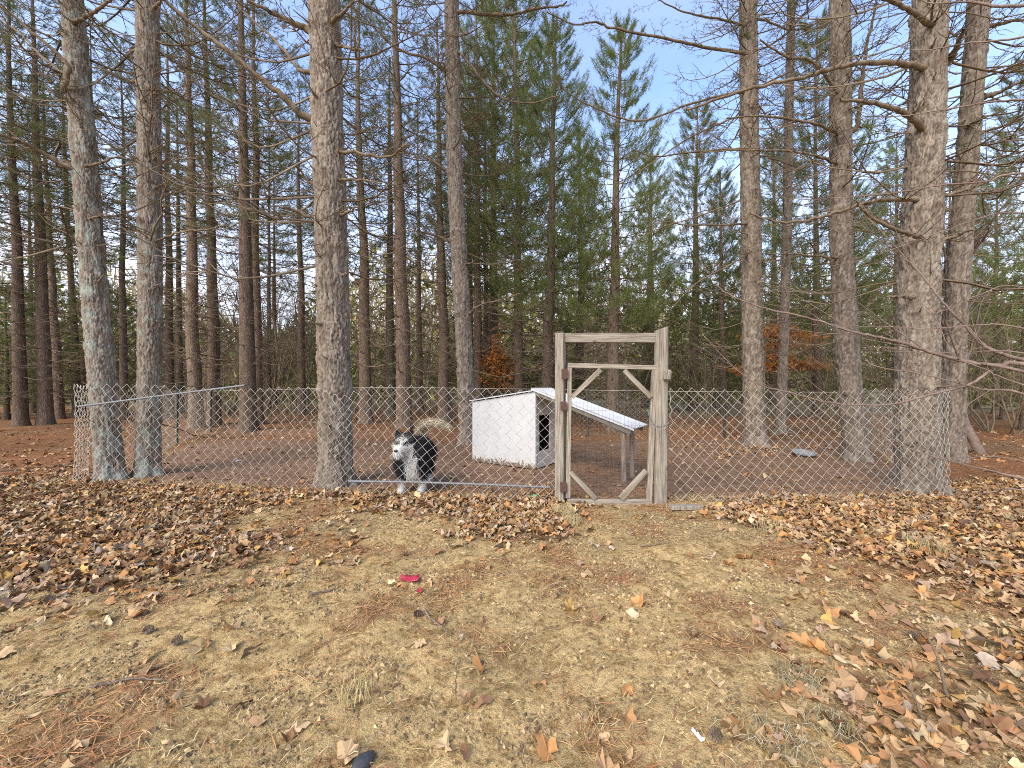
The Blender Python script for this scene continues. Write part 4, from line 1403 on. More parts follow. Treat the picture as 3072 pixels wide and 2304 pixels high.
def corrugated(name, x0, x1, za, zb, y0, y1, pitch=.055, amp=.008):
    ny_ = int((y1 - y0) / pitch * 6)
    ys = np.linspace(y0, y1, ny_); xs = np.linspace(x0, x1, 6)
    Xg, Yg = np.meshgrid(xs, ys)
    Zg = za + (zb - za) * (Xg - x0) / (x1 - x0) + amp * np.sin((Yg - y0) / pitch * 2 * math.pi)
    V1 = np.stack([Xg, Yg, Zg], -1).reshape(-1, 3); V2 = V1 - np.array([0, 0, .003])
    k = 6
    i_ = (np.arange(ny_ - 1)[:, None] * k + np.arange(k - 1)[None, :]).ravel()
    Fa = np.stack([i_, i_ + 1, i_ + k + 1, i_ + k], 1); n_ = len(V1)
    ed = []
    for q_ in range(ny_ - 1):
        for c in (0, k - 1):
            ed.append((q_ * k + c, (q_ + 1) * k + c, (q_ + 1) * k + c + n_, q_ * k + c + n_))
    for c in range(k - 1):
        for q_ in (0, ny_ - 1):
            ed.append((q_ * k + c, q_ * k + c + 1, q_ * k + c + 1 + n_, q_ * k + c + n_))
    return npmesh(name, np.vstack([V1, V2]), np.vstack([Fa, Fa[:, ::-1] + n_, np.array(ed)]))


X1 = 1.50
ZR = .665
ob('shade_roof', corrugated('shade_roof', -.05, X1, ZA + .055, ZR + .035, -.02, .60), M['roof'], e)
for yy in (.012, .555):
    beam('rafter', (-.0 + .02, yy, ZA - .010), (X1 - .05, yy, ZR - .015), .075, .036, M['rafter'], e, side=(0, 1, 0), seed=int(yy * 100))
slab('roof_lip', [(-.05, -.028, ZA + .026), (X1, -.028, ZR + .004), (X1, -.028, ZR + .030), (-.05, -.028, ZA + .052)], (0, 1, 0), .007, M['roof'], e)
for (px_, py_, w_) in ((1.335, .055, .052), (1.335, .42, .052)):
    zt_ = ZA - .045 + (ZR - ZA) * px_ / X1
    A = Acc()
    A.add(*tube(np.array([[px_ + .008, py_ + .005, -.12], [px_, py_, .3], [px_, py_, zt_]]), np.array([.038, .035, .033]), 8))
    ob('post', A.mesh('post'), M['greywood'], e)

# ------------------------------------------------------------------ the dog
def ellipsoid(bm, c, r, rot=None):
    res = bmesh.ops.create_uvsphere(bm, u_segments=20, v_segments=14, radius=1)
    Mx = Matrix.Translation(Vector(c)) @ (rot.to_matrix().to_4x4() if rot else Matrix.Identity(4)) @ Matrix.Diagonal((*r, 1))
    bmesh.ops.transform(bm, matrix=Mx, verts=res['verts'])


def limb(bm, pts, rad_):
    pts = np.array(pts, float)
    n = 6 * len(pts)
    P = smooth_path(pts, n); rr_ = np.interp(np.linspace(0, 1, n), np.linspace(0, 1, len(rad_)), rad_)
    V, F = tube(P, rr_, 12)
    vs = [bm.verts.new(v_) for v_ in V]
    for f in F: bm.faces.new([vs[q_] for q_ in f])
    bm.faces.new(vs[:12][::-1]); bm.faces.new(vs[-12:])
    ellipsoid(bm, P[0], (rr_[0],) * 3); ellipsoid(bm, P[-1], (rr_[-1],) * 3)


DX, DY = -1.185, 4.70
dz = gz1(DX, DY) + .01
bm = bmesh.new()
# body runs back and a little to the right, so that it is seen nearly head-on
limb(bm, [(.03, .0, .40), (.03, .18, .43), (.02, .36, .43), (.0, .52, .43)], [.165, .180, .165, .135])
ellipsoid(bm, (.02, -.03, .35), (.185, .12, .18))
ellipsoid(bm, (.02, -.01, .47), (.185, .13, .14))
ellipsoid(bm, (-.06, .03, .36), (.145, .12, .17))          # ruff
limb(bm, [(.02, .0, .48), (-.03, -.06, .56)], [.125, .105])
ellipsoid(bm, (-.055, -.10, .590), (.112, .115, .100))       # skull
ellipsoid(bm, (-.055, -.105, .545), (.125, .09, .075))       # cheeks
limb(bm, [(-.060, -.17, .548), (-.074, -.23, .528), (-.086, -.268, .510)], [.064, .052, .040])   # muzzle
limb(bm, [(-.062, -.165, .515), (-.078, -.225, .490)], [.044, .030])                            # jaw
for ex, tip in ((-.120, (-.138, -.085, .735)), (.008, (.022, -.085, .735))):
    limb(bm, [(ex, -.075, .645), ((ex + tip[0]) / 2, -.08, .695), tip], [.040, .028, .008])
limb(bm, [(-.085, -.01, .32), (-.100, -.03, .20), (-.100, -.015, .10), (-.100, -.03, .035)], [.070, .052, .040, .038])
limb(bm, [(.125, .0, .32), (.130, -.02, .20), (.130, -.005, .10), (.130, -.02, .035)], [.070, .052, .040, .038])
for x_ in (-.100, .130):
    ellipsoid(bm, (x_, -.055, .028), (.044, .062, .030))
for x_ in (-.09, .095):                                        # hind legs: knee forward, hock back
    limb(bm, [(x_, .50, .40), (x_ + .005, .42, .27), (x_ + .01, .545, .155), (x_ + .01, .515, .04)], [.100, .072, .040, .034])
    ellipsoid(bm, (x_ + .01, .475, .027), (.040, .060, .028))
me = bpy.data.meshes.new('dog_raw'); bm.to_mesh(me); bm.free()
raw = bpy.data.objects.new('dog_raw', me); COL.objects.link(raw)
md = raw.modifiers.new('r', 'REMESH'); md.mode = 'VOXEL'; md.voxel_size = .011
md = raw.modifiers.new('s', 'SMOOTH'); md.factor = .5; md.iterations = 5
dg = bpy.context.evaluated_depsgraph_get()
body = bpy.data.meshes.new_from_object(raw.evaluated_get(dg))
bpy.data.objects.remove(raw, do_unlink=True)
nv = len(body.vertices)
co = np.empty(nv * 3, np.float32); body.vertices.foreach_get('co', co); co = co.reshape(-1, 3)
no = np.empty(nv * 3, np.float32); body.vertices.foreach_get('normal', no); no = no.reshape(-1, 3)
body.polygons.foreach_set('use_smooth', np.ones(len(body.polygons), bool))


def dog_color(p, rng):
    x, y, z = p[:, 0], p[:, 1], p[:, 2]
    black = np.array([.014, .014, .016]); white = np.array([.62, .60, .55]); grey = np.array([.20, .20, .20])
    f = np.zeros(len(p))
    jit = rng.normal(0, .012, len(p))
    xx = x + jit; zz = z + jit
    f = np.maximum(f, ((zz < .575) & (zz > .43) & (y < -.095) & (np.abs(xx + .07) < .125)) * 1.0)      # lower face
    f = np.maximum(f, ((np.abs(xx + .055) < .018) & (y < -.15) & (zz < .66)) * .8)                    # blaze
    for ex in (-.10, -.015):
        f = np.maximum(f, (np.hypot(xx - ex, zz - .628) < .020) * (y < -.12) * .8)                      # brows
    f = np.maximum(f, ((np.abs(xx - .035) < .062) & (y < .02) & (zz < .44)) * 1.0)   # chest
    f = np.maximum(f, ((zz < .165) & (y < .20)) * 1.0)
    f = np.maximum(f, ((zz < .10) & (y >= .20)) * .9)
    f = np.maximum(f, ((zz < .27) & (xx > -.03) & (xx < .12) & (y < .06)) * .9)
    c = black + (white - black) * f[:, None]
    g = ((zz > .60) & (y < -.12) & (f < .3))
    c[g] = black * .5 + grey * .25
    return c


rngd = np.random.default_rng(4)
dc = dog_color(co, rngd)
a = body.color_attributes.new('Col', 'FLOAT_COLOR', 'POINT')
c4 = np.ones((nv, 4), np.float32); c4[:, :3] = dc
a.data.foreach_set('color', c4.ravel())
dog_m = m_attr('dog_coat', .75)
dog = ob('dog', body, dog_m, None, (DX, DY, dz))
tag(dog, 'fluffy black and white dog standing at the mesh with head turned left', 'dog')


def fur(name, pts, nrm, n, L, colfn, seed, down=.9, wid=.005):
    rg = np.random.default_rng(seed)
    k = rg.integers(0, len(pts), n)
    p = pts[k] + rg.normal(0, .004, (n, 3)); nn = nrm[k]
    head = (p[:, 2] > .50) & (p[:, 1] < -.05)
    d = nn * .55 + np.array([0, .12, -down * .75]) + rg.normal(0, .22, (n, 3))
    d[head] = nn[head] * .5 + rg.normal(0, .25, (head.sum(), 3)) + np.array([0, .45, -.1])
    d /= np.linalg.norm(d, axis=1)[:, None]
    l = L * rg.uniform(.5, 1.2, (n, 1))
    l[head] *= .42
    low = (p[:, 2] < .14); l[low] *= .5
    s_ = np.cross(d, nn + rg.normal(0, .2, (n, 3))); s_ /= np.linalg.norm(s_, axis=1)[:, None] + 1e-9
    o_ = p - nn * .004
    Vv_ = np.stack([o_ - s_ * wid / 2, o_ + s_ * wid / 2, o_ + d * l], 1).reshape(-1, 3)
    c = colfn(p, rg) * rg.uniform(.75, 1.2, (n, 1))
    return npmesh(name, Vv_, np.arange(3 * n).reshape(-1, 3), np.repeat(c, 3, 0), smooth=False)


ob('fur', fur('fur', co, no, 42000, .062, dog_color, 5), dog_m, dog)
# tail: a plume carried up and over to the right
tp = smooth_path([(.02, .58, .46), (-.01, .62, .57), (-.03, .60, .68), (.05, .57, .745), (.17, .55, .76), (.29, .53, .735), (.38, .51, .69)], 40)
tr = np.interp(np.linspace(0, 1, 40), [0, .3, .7, 1], [.050, .042, .036, .010])
V, F = tube(tp, tr, 10)
cen_ = np.repeat(tp, 10, 0)
tn = V - cen_; tn /= np.linalg.norm(tn, axis=1)[:, None]
tcol = np.array([.46, .39, .28])
tail = ob('tail', npmesh('tail', V, F, np.tile(tcol, (len(V), 1))), dog_m, dog)


def tail_col(p, rg):
    return np.tile(tcol, (len(p), 1)) * rg.uniform(.6, 1.25, (len(p), 1))


rg = np.random.default_rng(8)
k = rg.integers(0, len(V), 6000)
tang = np.gradient(tp, axis=0); tang /= np.linalg.norm(tang, axis=1)[:, None]
d = tn[k] * .5 + np.repeat(tang, 10, 0)[k] * .6 + np.array([0, 0, -.25]) + rg.normal(0, .2, (6000, 3)); d /= np.linalg.norm(d, axis=1)[:, None]
s_ = np.cross(d, rg.normal(0, 1, (6000, 3))); s_ /= np.linalg.norm(s_, axis=1)[:, None]
Vt = np.stack([V[k] - s_ * .0025, V[k] + s_ * .0025, V[k] + d * rg.uniform(.02, .06, (6000, 1))], 1).reshape(-1, 3)
ob('tail_fur', npmesh('tail_fur', Vt, np.arange(18000).reshape(-1, 3), np.repeat(tail_col(V[k], rg), 3, 0), smooth=False), dog_m, dog)
eye_m = m_plain('dark_wet', (.008, .007, .006), .2, .1, 12, .6)
for nm, c, r_ in (('eye', (-.100, -.202, .600), (.015, .012, .013)), ('eye', (-.018, -.202, .600), (.015, .012, .013)), ('nose', (-.092, -.306, .522), (.022, .015, .017))):
    bm = bmesh.new(); ellipsoid(bm, c, r_)
    me = bpy.data.meshes.new(nm); bm.to_mesh(me); bm.free()
    ob(nm, me, eye_m, dog)


# ------------------------------------------------------------------ fallen leaves
def leaf_shape(seed, kind='maple'):
    rr = random.Random(seed)
    if kind == 'maple':
        spec = [(-90, .10), (-60, .42), (-38, .40), (-8, .58), (12, .52), (28, .44), (48, .58), (62, .60), (74, .52), (90, .70), (106, .52), (118, .60), (132, .58), (152, .44), (168, .52), (188, .58), (218, .40), (240, .42)]
        pts = [(math.cos(R(a_)) * r_ * rr.uniform(.9, 1.1), math.sin(R(a_)) * r_ * rr.uniform(.9, 1.1)) for a_, r_ in spec]
    else:
        w_ = [0.02, .10, .17, .10, .24, .15, .27, .16, .20, .10, 0.02]
        ys = np.linspace(-.7, .7, 11)
        pts = [(w_[k_] * rr.uniform(.9, 1.1), ys[k_]) for k_ in range(11)] + [(-w_[k_] * rr.uniform(.9, 1.1), ys[k_]) for k_ in range(9, 0, -1)]
    if rr.random() < .5:      # torn: part of the blade is gone
        a0 = rr.randrange(len(pts)); k0 = rr.randrange(2, 7)
        pts = [(x_ * .35, y_ * .35) if (i_ - a0) % len(pts) < k0 else (x_, y_) for i_, (x_, y_) in enumerate(pts)]
    P = np.array([(0, 0)] + pts)
    c1, c2, c3 = rr.uniform(-.7, 1.6), rr.uniform(-.6, 1.2), rr.uniform(-.8, .8)
    ph = rr.uniform(0, 6)
    z = c1 * P[:, 0] ** 2 + c2 * P[:, 1] ** 2 + c3 * P[:, 0] * P[:, 1] + .13 * np.sin(P[:, 0] * 6 + ph) + .09 * np.sin(P[:, 1] * 8 + ph * 2)
    V = np.column_stack([P, z - z.mean()])
    k_ = len(pts)
    F = np.array([(0, 1 + i_, 1 + (i_ + 1) % k_) for i_ in range(k_)])
    return V, F


LEAVES = [leaf_shape(s_, 'maple' if s_ % 4 else 'oak') for s_ in range(20)]
PAL = np.array([[.42, .27, .135], [.48, .34, .175], [.36, .19, .085], [.44, .22, .08], [.54, .42, .245], [.24, .13, .07], [.46, .36, .26], [.52, .32, .10], [.40, .27, .175], [.47, .31, .165]])
PALW = np.array([.18, .14, .15, .14, .05, .10, .05, .04, .09, .07])


def scatter_leaves(x, y, size, rng, lift, tilt):
    n = len(x)
    kind = rng.integers(0, len(LEAVES), n)
    a = rng.uniform(0, 6.283, n); tx = rng.normal(0, tilt, n); ty = rng.normal(0, tilt, n)
    ca, sa = np.cos(a), np.sin(a)
    Rz = np.zeros((n, 3, 3)); Rz[:, 0, 0] = ca; Rz[:, 0, 1] = -sa; Rz[:, 1, 0] = sa; Rz[:, 1, 1] = ca; Rz[:, 2, 2] = 1
    Rx = np.zeros((n, 3, 3)); Rx[:, 0, 0] = 1; Rx[:, 1, 1] = np.cos(tx); Rx[:, 1, 2] = -np.sin(tx); Rx[:, 2, 1] = np.sin(tx); Rx[:, 2, 2] = np.cos(tx)
    Ry = np.zeros((n, 3, 3)); Ry[:, 1, 1] = 1; Ry[:, 0, 0] = np.cos(ty); Ry[:, 0, 2] = np.sin(ty); Ry[:, 2, 0] = -np.sin(ty); Ry[:, 2, 2] = np.cos(ty)
    Rm = Rx @ Ry @ Rz * size[:, None, None]
    z = gz(x, y) + lift
    col_ = PAL[rng.choice(len(PAL), n, p=PALW / PALW.sum())] * rng.uniform(.50, 1.20, (n, 1))
    A = Acc()
    for k_ in range(len(LEAVES)):
        m = np.where(kind == k_)[0]
        if not len(m): continue
        Vp, Fp = LEAVES[k_]
        Vw = np.einsum('nij,kj->nki', Rm[m], Vp) + np.stack([x[m], y[m], z[m]], 1)[:, None, :]
        nv_ = len(Vp)
        Fw = (Fp[None] + (np.arange(len(m)) * nv_)[:, None, None]).reshape(-1, 3)
        A.add(Vw.reshape(-1, 3), Fw, np.repeat(col_[m], nv_, 0) * np.tile(np.linspace(.92, 1.08, nv_), len(m))[:, None])
    return A


rl = np.random.default_rng(12)
N = 115000
x = rl.uniform(-9, 9, N); y = rl.uniform(1.1, 8.6, N)
d = leaf_density(x, y, .13)
d = d * np.where(y > 5.3, .55, 1.0)
keep = (rl.uniform(0, 1, N) < d) & (np.abs(x) < y * 1.32 + .5)
x, y, d = x[keep], y[keep], d[keep]
# keep clear of trunks and gate
print('leaves', len(x))
lift = np.where(d > .3, rl.uniform(.003, .040, len(x)), rl.uniform(.012, .022, len(x)))
A = scatter_leaves(x, y, rl.uniform(.026, .088, len(x)), rl, lift, .30)
me = A.mesh('leaf_litter', False)
tag(ob('leaf_litter', me, M['litter']), 'deep drifts of dry brown maple leaves along the fence', 'leaves', kind='stuff')
# thin far scatter
N = 5000
x = rl.uniform(-14, 14, N); y = rl.uniform(5.2, 15, N)
inpen = pen_mask(x, y)
keep = rl.uniform(0, 1, N) < np.where(inpen > .5, .10 + .35 * (y > 9), .55)
x, y = x[keep], y[keep]
A = scatter_leaves(x, y, rl.uniform(.05, .09, len(x)), rl, np.full(len(x), .015), .3)
tag(ob('leaf_litter', A.mesh('leaf_litter', False), M['litter']), 'thin scatter of leaves over the pen floor and the duff behind', 'leaves', kind='stuff')

# single leaves lying out on the open sand
LM = []
for k_, (Vp, Fp) in enumerate(LEAVES):
    bm_ = npmesh('fallen_leaf', Vp, Fp, smooth=False)
    bm_.materials.append(M['leaf'])
    LM.append(bm_)
rl = np.random.default_rng(31)
cnt = 0
special = [(1430 * 1.0, 1700), (2010, 1790), (1450, 1860), (1855, 1820), (1900, 1850), (2440, 1790), (2570, 1820), (2280, 1880), (2150, 2060), (2330, 2190), (2780, 1840), (1090, 1650), (1210, 1667), (1290, 1745), (1170, 1755), (700, 1888), (170, 1890), (1260, 1930), (1620, 2030), (1880, 2140), (1870, 2250), (2080, 1910), (2740, 2000), (2480, 2070), (2400, 1560), (1800, 1600), (1320, 1600), (1060, 1680), (2120, 1680), (2230, 1710)]
pts_l = []
for sx_, sy_ in special:
    Y = GY(sy_); pts_l.append(((sx_ - CX) / FOC * Y, Y))
while len(pts_l) < 300:
    sx_, sy_ = rl.uniform(-60, 3130), 1530 + 780 * rl.uniform(0, 1) ** .8
    Y = GY(sy_); X = (sx_ - CX) / FOC * Y
    dd = float(leaf_density(np.array([X]), np.array([Y]))[0])
    if rl.uniform() < {True: 1.0, False: .05}[dd > .05] * (1.0 if dd < .5 else .8):
        pts_l.append((X, Y))
for k_, (X, Y) in enumerate(pts_l):
    o = ob('fallen_leaf', LM[int(rl.integers(0, 20))], None)
    s_ = rl.uniform(.045, .075) if k_ < 30 else rl.uniform(.045, .085)
    dd = float(leaf_density(np.array([X]), np.array([Y]))[0])
    o.location = (X, Y, gz1(X, Y) + (.045 if dd > .5 else .014))
    o.rotation_euler = (rl.normal(0, .25), rl.normal(0, .25), rl.uniform(0, 6.28))
    o.scale = (s_,) * 3
    tag(o, 'dry maple leaf lying singly on the open sandy ground' if dd < .05 else 'dry leaf on top of the leaf drift', 'leaf', 'single leaves on the sand' if dd < .05 else 'leaves on top of the drifts')


# ------------------------------------------------------------------ needles, straw and grass on the ground
def strands(n, seed, xr, yr, prob, L, wid, cols, up=.05, bend=.3):
    rg = np.random.default_rng(seed)
    x = rg.uniform(*xr, n); y = rg.uniform(*yr, n)
    keep = (rg.uniform(0, 1, n) < prob(x, y)) & (np.abs(x) < y * 1.4 + .3)
    x, y = x[keep], y[keep]; n = len(x)
    a = rg.uniform(0, 6.283, n) if bend >= 0 else rg.normal(.35, .6, n)
    l = rg.uniform(*L, n)
    dx, dy = np.cos(a), np.sin(a)
    z = gz(x, y) + .004 + rg.uniform(0, .006, n)
    x2, y2 = x + dx * l, y + dy * l
    xm, ym = x + dx * l * .5 - dy * l * .08 * rg.normal(0, 1, n), y + dy * l * .5 + dx * l * .08 * rg.normal(0, 1, n)
    upz = np.abs(rg.normal(0, up, n)) * l
    zm = np.maximum(gz(xm, ym) + .006, z) + upz * .6; z2 = gz(x2, y2) + .004 + upz
    w_ = wid * rg.uniform(.7, 1.3, n)
    px_, py_ = -dy * w_ / 2, dx * w_ / 2
    V = np.stack([np.stack([x - px_, y - py_, z], 1), np.stack([x + px_, y + py_, z], 1), np.stack([xm + px_, ym + py_, zm + .001], 1), np.stack([xm - px_, ym - py_, zm], 1), np.stack([x2, y2, z2], 1)], 1).reshape(-1, 3)
    b_ = np.arange(n) * 5
    c = np.asarray(cols)[rg.integers(0, len(cols), n)] * rg.uniform(.7, 1.3, (n, 1))
    F4 = np.stack([b_, b_ + 1, b_ + 2, b_ + 3], 1); F3 = np.stack([b_ + 3, b_ + 2, b_ + 4], 1)
    return npmesh('strands', V, [F3, F4], np.repeat(c, 5, 0), smooth=False)


needle_p = lambda x, y: np.clip((fbm(x * 2.6, y * 2.6, 57, 4) - .47) * 5, .05, 1)
me = strands(62000, 3, (-5, 5), (1.2, 5.0), needle_p, (.05, .13), .0028, [(.36, .16, .07), (.42, .22, .085), (.30, .13, .07), (.47, .30, .13)])
tag(ob('fallen_needles', me, M['strand']), 'rusty fallen pine needles strewn over the sand', 'needles', kind='stuff')
me = strands(24000, 4, (-5, 5), (1.2, 4.6), lambda x, y: np.clip((fbm(x * 1.4, y * 1.4, 51, 4) - .40) * 4, .08, 1), (.02, .06), .0022, [(.46, .36, .18), (.38, .28, .13), (.52, .42, .23), (.28, .20, .10), (.34, .27, .13)], up=.3)
tag(ob('dry_grass', me, M['strand']), 'short dry moss and grass blades over the sand', 'grass', kind='stuff')
me = strands(26000, 6, (-14, 14), (5.2, 15), lambda x, y: 1 - .8 * pen_mask(x, y) * (y < 9), (.08, .2), .006, [(.32, .14, .06), (.38, .19, .08), (.25, .11, .06)])
tag(ob('fallen_needles', me, M['strand']), 'rusty pine duff on the floor of the plantation', 'needles', kind='stuff')


# grit and crumbs of earth
rg = np.random.default_rng(77)
n = 130000
x = rg.uniform(-5.5, 5.5, n); y = rg.uniform(1.2, 4.7, n)
pr = np.clip((fbm(x * 5, y * 6, 91, 4) - .38) * 4.2, .06, 1) * np.clip(1.25 - leaf_density(x, y), .1, 1)
keep = (rg.uniform(0, 1, n) < pr) & (np.abs(x) < y * 1.35 + .2)
x, y = x[keep], y[keep]; n = len(x)
r_ = rg.uniform(.003, .009, n) * rg.uniform(.6, 1.3, n)
a_ = rg.uniform(0, 6.283, n); el_ = rg.uniform(1.0, 2.4, n)
z = gz(x, y)
tri = []
for k_ in range(4):
    th_ = a_ + k_ * math.pi / 2
    lx = np.cos(k_ * math.pi / 2) * r_ * el_; ly = np.sin(k_ * math.pi / 2) * r_
    tri.append(np.stack([x + lx * np.cos(a_) - ly * np.sin(a_), y + lx * np.sin(a_) + ly * np.cos(a_), z - .001], 1))
tri.append(np.stack([x + rg.normal(0, .3, n) * r_, y + rg.normal(0, .3, n) * r_, z + r_ * rg.uniform(.7, 1.6, n)], 1))
V = np.stack(tri, 1).reshape(-1, 3)
b_ = np.arange(n) * 5
F = np.concatenate([np.stack([b_ + k_, b_ + (k_ + 1) % 4, b_ + 4], 1) for k_ in range(4)])
pc = np.array([(.30, .215, .11), (.20, .145, .075), (.42, .31, .155), (.48, .36, .19), (.15, .10, .055)])
c = pc[rg.choice(5, n, p=[.32, .30, .13, .07, .18])] * rg.uniform(.75, 1.25, (n, 1))
tag(ob('soil_crumbs', npmesh('soil_crumbs', V, F, np.repeat(c, 5, 0), smooth=False), M['strand']), 'loose crumbs of earth and grit over the sand', 'grit', kind='stuff')


def grass_clump(seed, n, r_, h_, cols, spread=.6):
    rg = np.random.default_rng(seed); A = Acc()
    for _ in range(n):
        a = rg.uniform(0, 6.283); d_ = r_ * math.sqrt(rg.uniform())
        p = np.array([math.cos(a) * d_, math.sin(a) * d_, 0])
        a2 = rg.uniform(0, 6.283); l = h_ * rg.uniform(.5, 1.2); sp = rg.uniform(.35, 1.1) * (1.15 if cols is GREY else spread)
        P = np.array([p, p + l * np.array([math.cos(a2) * sp * .4, math.sin(a2) * sp * .4, .6]), p + l * np.array([math.cos(a2) * sp, math.sin(a2) * sp, .9 - .55 * sp])])
        V, F = tube(P, np.array([.0016, .0013, .0005]), 3)
        A.add(V, F, np.array(cols[rg.integers(0, len(cols))]) * rg.uniform(.75, 1.25))
    return A.mesh('grass_clump', False)


GREY = [(.36, .29, .16), (.27, .24, .14), (.40, .35, .24), (.22, .19, .10)]
STRAW = [(.46, .36, .18), (.38, .29, .14), (.52, .43, .24), (.34, .30, .14)]
for k_, (sx_, sy_, n_, r_, h_, cols, lab) in enumerate((
    (2390, 2040, 130, .09, .06, GREY, 'grey-green dead grass clump beside the leaf pile, middle one of three'),
    (2480, 2185, 120, .08, .055, GREY, 'pale grey dead grass clump nearest the lower right corner'),
    (2340, 2235, 120, .09, .06, GREY, 'grey grass clump at the bottom edge, left of the leaf pile'),
    (1690, 1545, 150, .11, .13, STRAW, 'straw-coloured grass tuft at the hinge post of the gate'),
    (1715, 1570, 110, .09, .11, STRAW, 'small straw tuft in front of the gate sill'),
    (1300, 1270, 40, .1, .2, STRAW, None),
    (2780, 1660, 60, .12, .2, STRAW, 'thin upright straw stalks among the right leaf drift'),
    (2300, 1590, 45, .12, .18, STRAW, 'sparse straw stalks at the edge of the right drift'),
    (1070, 2080, 90, .07, .07, STRAW, 'low straw tuft on the open sand'),
)):
    if lab is None: continue
    Y = GY(sy_); X = (sx_ - CX) / FOC * Y
    o = ob('grass_clump', grass_clump(k_, n_, r_, h_, cols), M['strand'], None, (X, Y, gz1(X, Y)))
    tag(o, lab, 'grass', 'dry grass clumps')


# ------------------------------------------------------------------ small things on the ground
def stick(name, pts, r_, label, mat='dead', cat='stick', lift=.012, Yup=None, group=None):
    P = []
    for k_, p in enumerate(pts):
        if len(p) == 2:
            Y = GY(p[1]); X = (p[0] - CX) / FOC * Y
            P.append((X, Y, gz1(X, Y) + lift))
        else:
            P.append(tuple(S(*p)))
    P = smooth_path(np.array(P), 5 * len(P))
    t = np.linspace(0, 1, len(P))
    rg = np.random.default_rng(len(pts) + int(pts[0][0]))
    P = P + rg.normal(0, .002, P.shape)
    c0 = P[0].copy()
    o = ob(name, npmesh(name, *tube(P - c0, r_ * (1.05 - .55 * t), 7)), M[mat], None, c0)
    tag(o, label, cat, group)
    return o


stick('fallen_stick', [(268, 2088), (330, 2073), (400, 2062), (490, 2055)], .006, 'pale broken stick on the sand, lower left', 'bare')
stick('fallen_stick', [(1275, 1820), (1290, 1850), (1320, 1875), (1345, 1895)], .006, 'short curved grey stick in the middle of the sand', 'bare')
stick('fallen_stick', [(0, 1420), (60, 1415), (140, 1404), (230, 1400)], .014, 'long straight fallen stick on the duff at far left', 'dead')
stick('fallen_stick', [(60, 1470), (130, 1450), (175, 1420), (212, 1390)], .012, 'fallen forked branch on the duff left of the corner pine', 'dead')
stick('fallen_stick', [(930, 1790), (985, 1776), (1005, 1772)], .007, 'stubby stick with a dark end by the left leaf edge', 'bare')
stick('fallen_stick', [(1920, 1640), (1970, 1640), (2010, 1630)], .005, 'thin crooked twig lying before the gate', 'dead')
stick('upright_twig', [(2840, 2085, GY(2110)), (2815, 1980, GY(2110) + .02), (2785, 1910, GY(2110) + .05), (2745, 1855, GY(2110) + .08)], .0065, 'taller dark bare twig rising from the right leaf pile', 'dead', 'twig')
stick('upright_twig', [(2768, 2160, GY(2175)), (2745, 2090, GY(2175)), (2722, 2035, GY(2175) + .02)], .006, 'shorter dark bare twig rising from the right leaf pile', 'dead', 'twig')
stick('upright_twig', [(1365, 2085, GY(2090)), (1368, 2040, GY(2090)), (1370, 1985, GY(2090))], .0035, 'thin brown stalk standing upright in the open sand', 'dead', 'twig')


def lump(name, X, Y, r3, mat, label, cat, seed=0, lift=.4, rough=.25):
    bm = bmesh.new(); bmesh.ops.create_icosphere(bm, subdivisions=3, radius=1)
    for v_ in bm.verts:
        f = 1 + rough * (float(fbm(np.array([v_.co.x * 1.6 + seed]), np.array([v_.co.y * 1.6 + v_.co.z]), seed, 3)[0]) - .5) * 2
        v_.co = Vector((v_.co.x * r3[0] * f, v_.co.y * r3[1] * f, v_.co.z * r3[2] * f))
    for f in bm.faces: f.smooth = True
    me = bpy.data.meshes.new(name); bm.to_mesh(me); bm.free()
    o = ob(name, me, mat, None, (X, Y, gz1(X, Y) + r3[2] * lift))
    o.rotation_euler.z = seed
    tag(o, label, cat)
    return o


def gpos(sx_, sy_):
    Y = GY(sy_); return (sx_ - CX) / FOC * Y, Y


lump('stone', *gpos(1088, 2285), (.045, .026, .024), m_plain('dark_stone', (.05, .052, .055), .6, .4, 30), 'dark grey stone at the bottom edge of the sand', 'stone', 1)
# pine cones
cone_m = m_plain('pine_cone', (.20, .15, .105), .9, .4, 60)
cv, cf = [], []
A = Acc()
for lay in range(7):
    f = lay / 6; rr_ = .021 * math.sin(math.pi * (.18 + .72 * f)); zz = .046 * f
    for k_ in range(9):
        a = k_ * 6.283 / 9 + lay * .35
        c, s_ = math.cos(a), math.sin(a)
        p = np.array([[.3 * rr_ * c, .3 * rr_ * s_, zz], [rr_ * c - .006 * s_, rr_ * s_ + .006 * c, zz + .006], [1.1 * rr_ * c, 1.1 * rr_ * s_, zz + .009], [rr_ * c + .006 * s_, rr_ * s_ - .006 * c, zz + .006]])
        A.add(p, [[0, 1, 2, 3]])
cone_me = set_mat(A.mesh('pine_cone', False), cone_m)
for k_, (sx_, sy_, lab) in enumerate(((545, 1935, 'pine cone on the sand, lower left'), (1240, 1835, 'pine cone by the curved grey stick'), (2335, 1895, 'pine cone near the fallen leaves right of centre'), (2765, 1925, 'pine cone beside the taller dark twig'), (2160, 2215, 'pine cone by the bottom edge on the right'), (455, 1900, 'pine cone next to the bent brown leaf, lower left'), (1490, 1640, 'pine cone at the end of a needle patch before the gate'))):
    X, Y = gpos(sx_, sy_)
    o = ob('pine_cone', cone_me, None, None, (X, Y, gz1(X, Y) + .018))
    o.rotation_euler = (1.4, .2, k_ * 1.3)
    tag(o, lab, 'pine cone', 'pine cones on the sand')


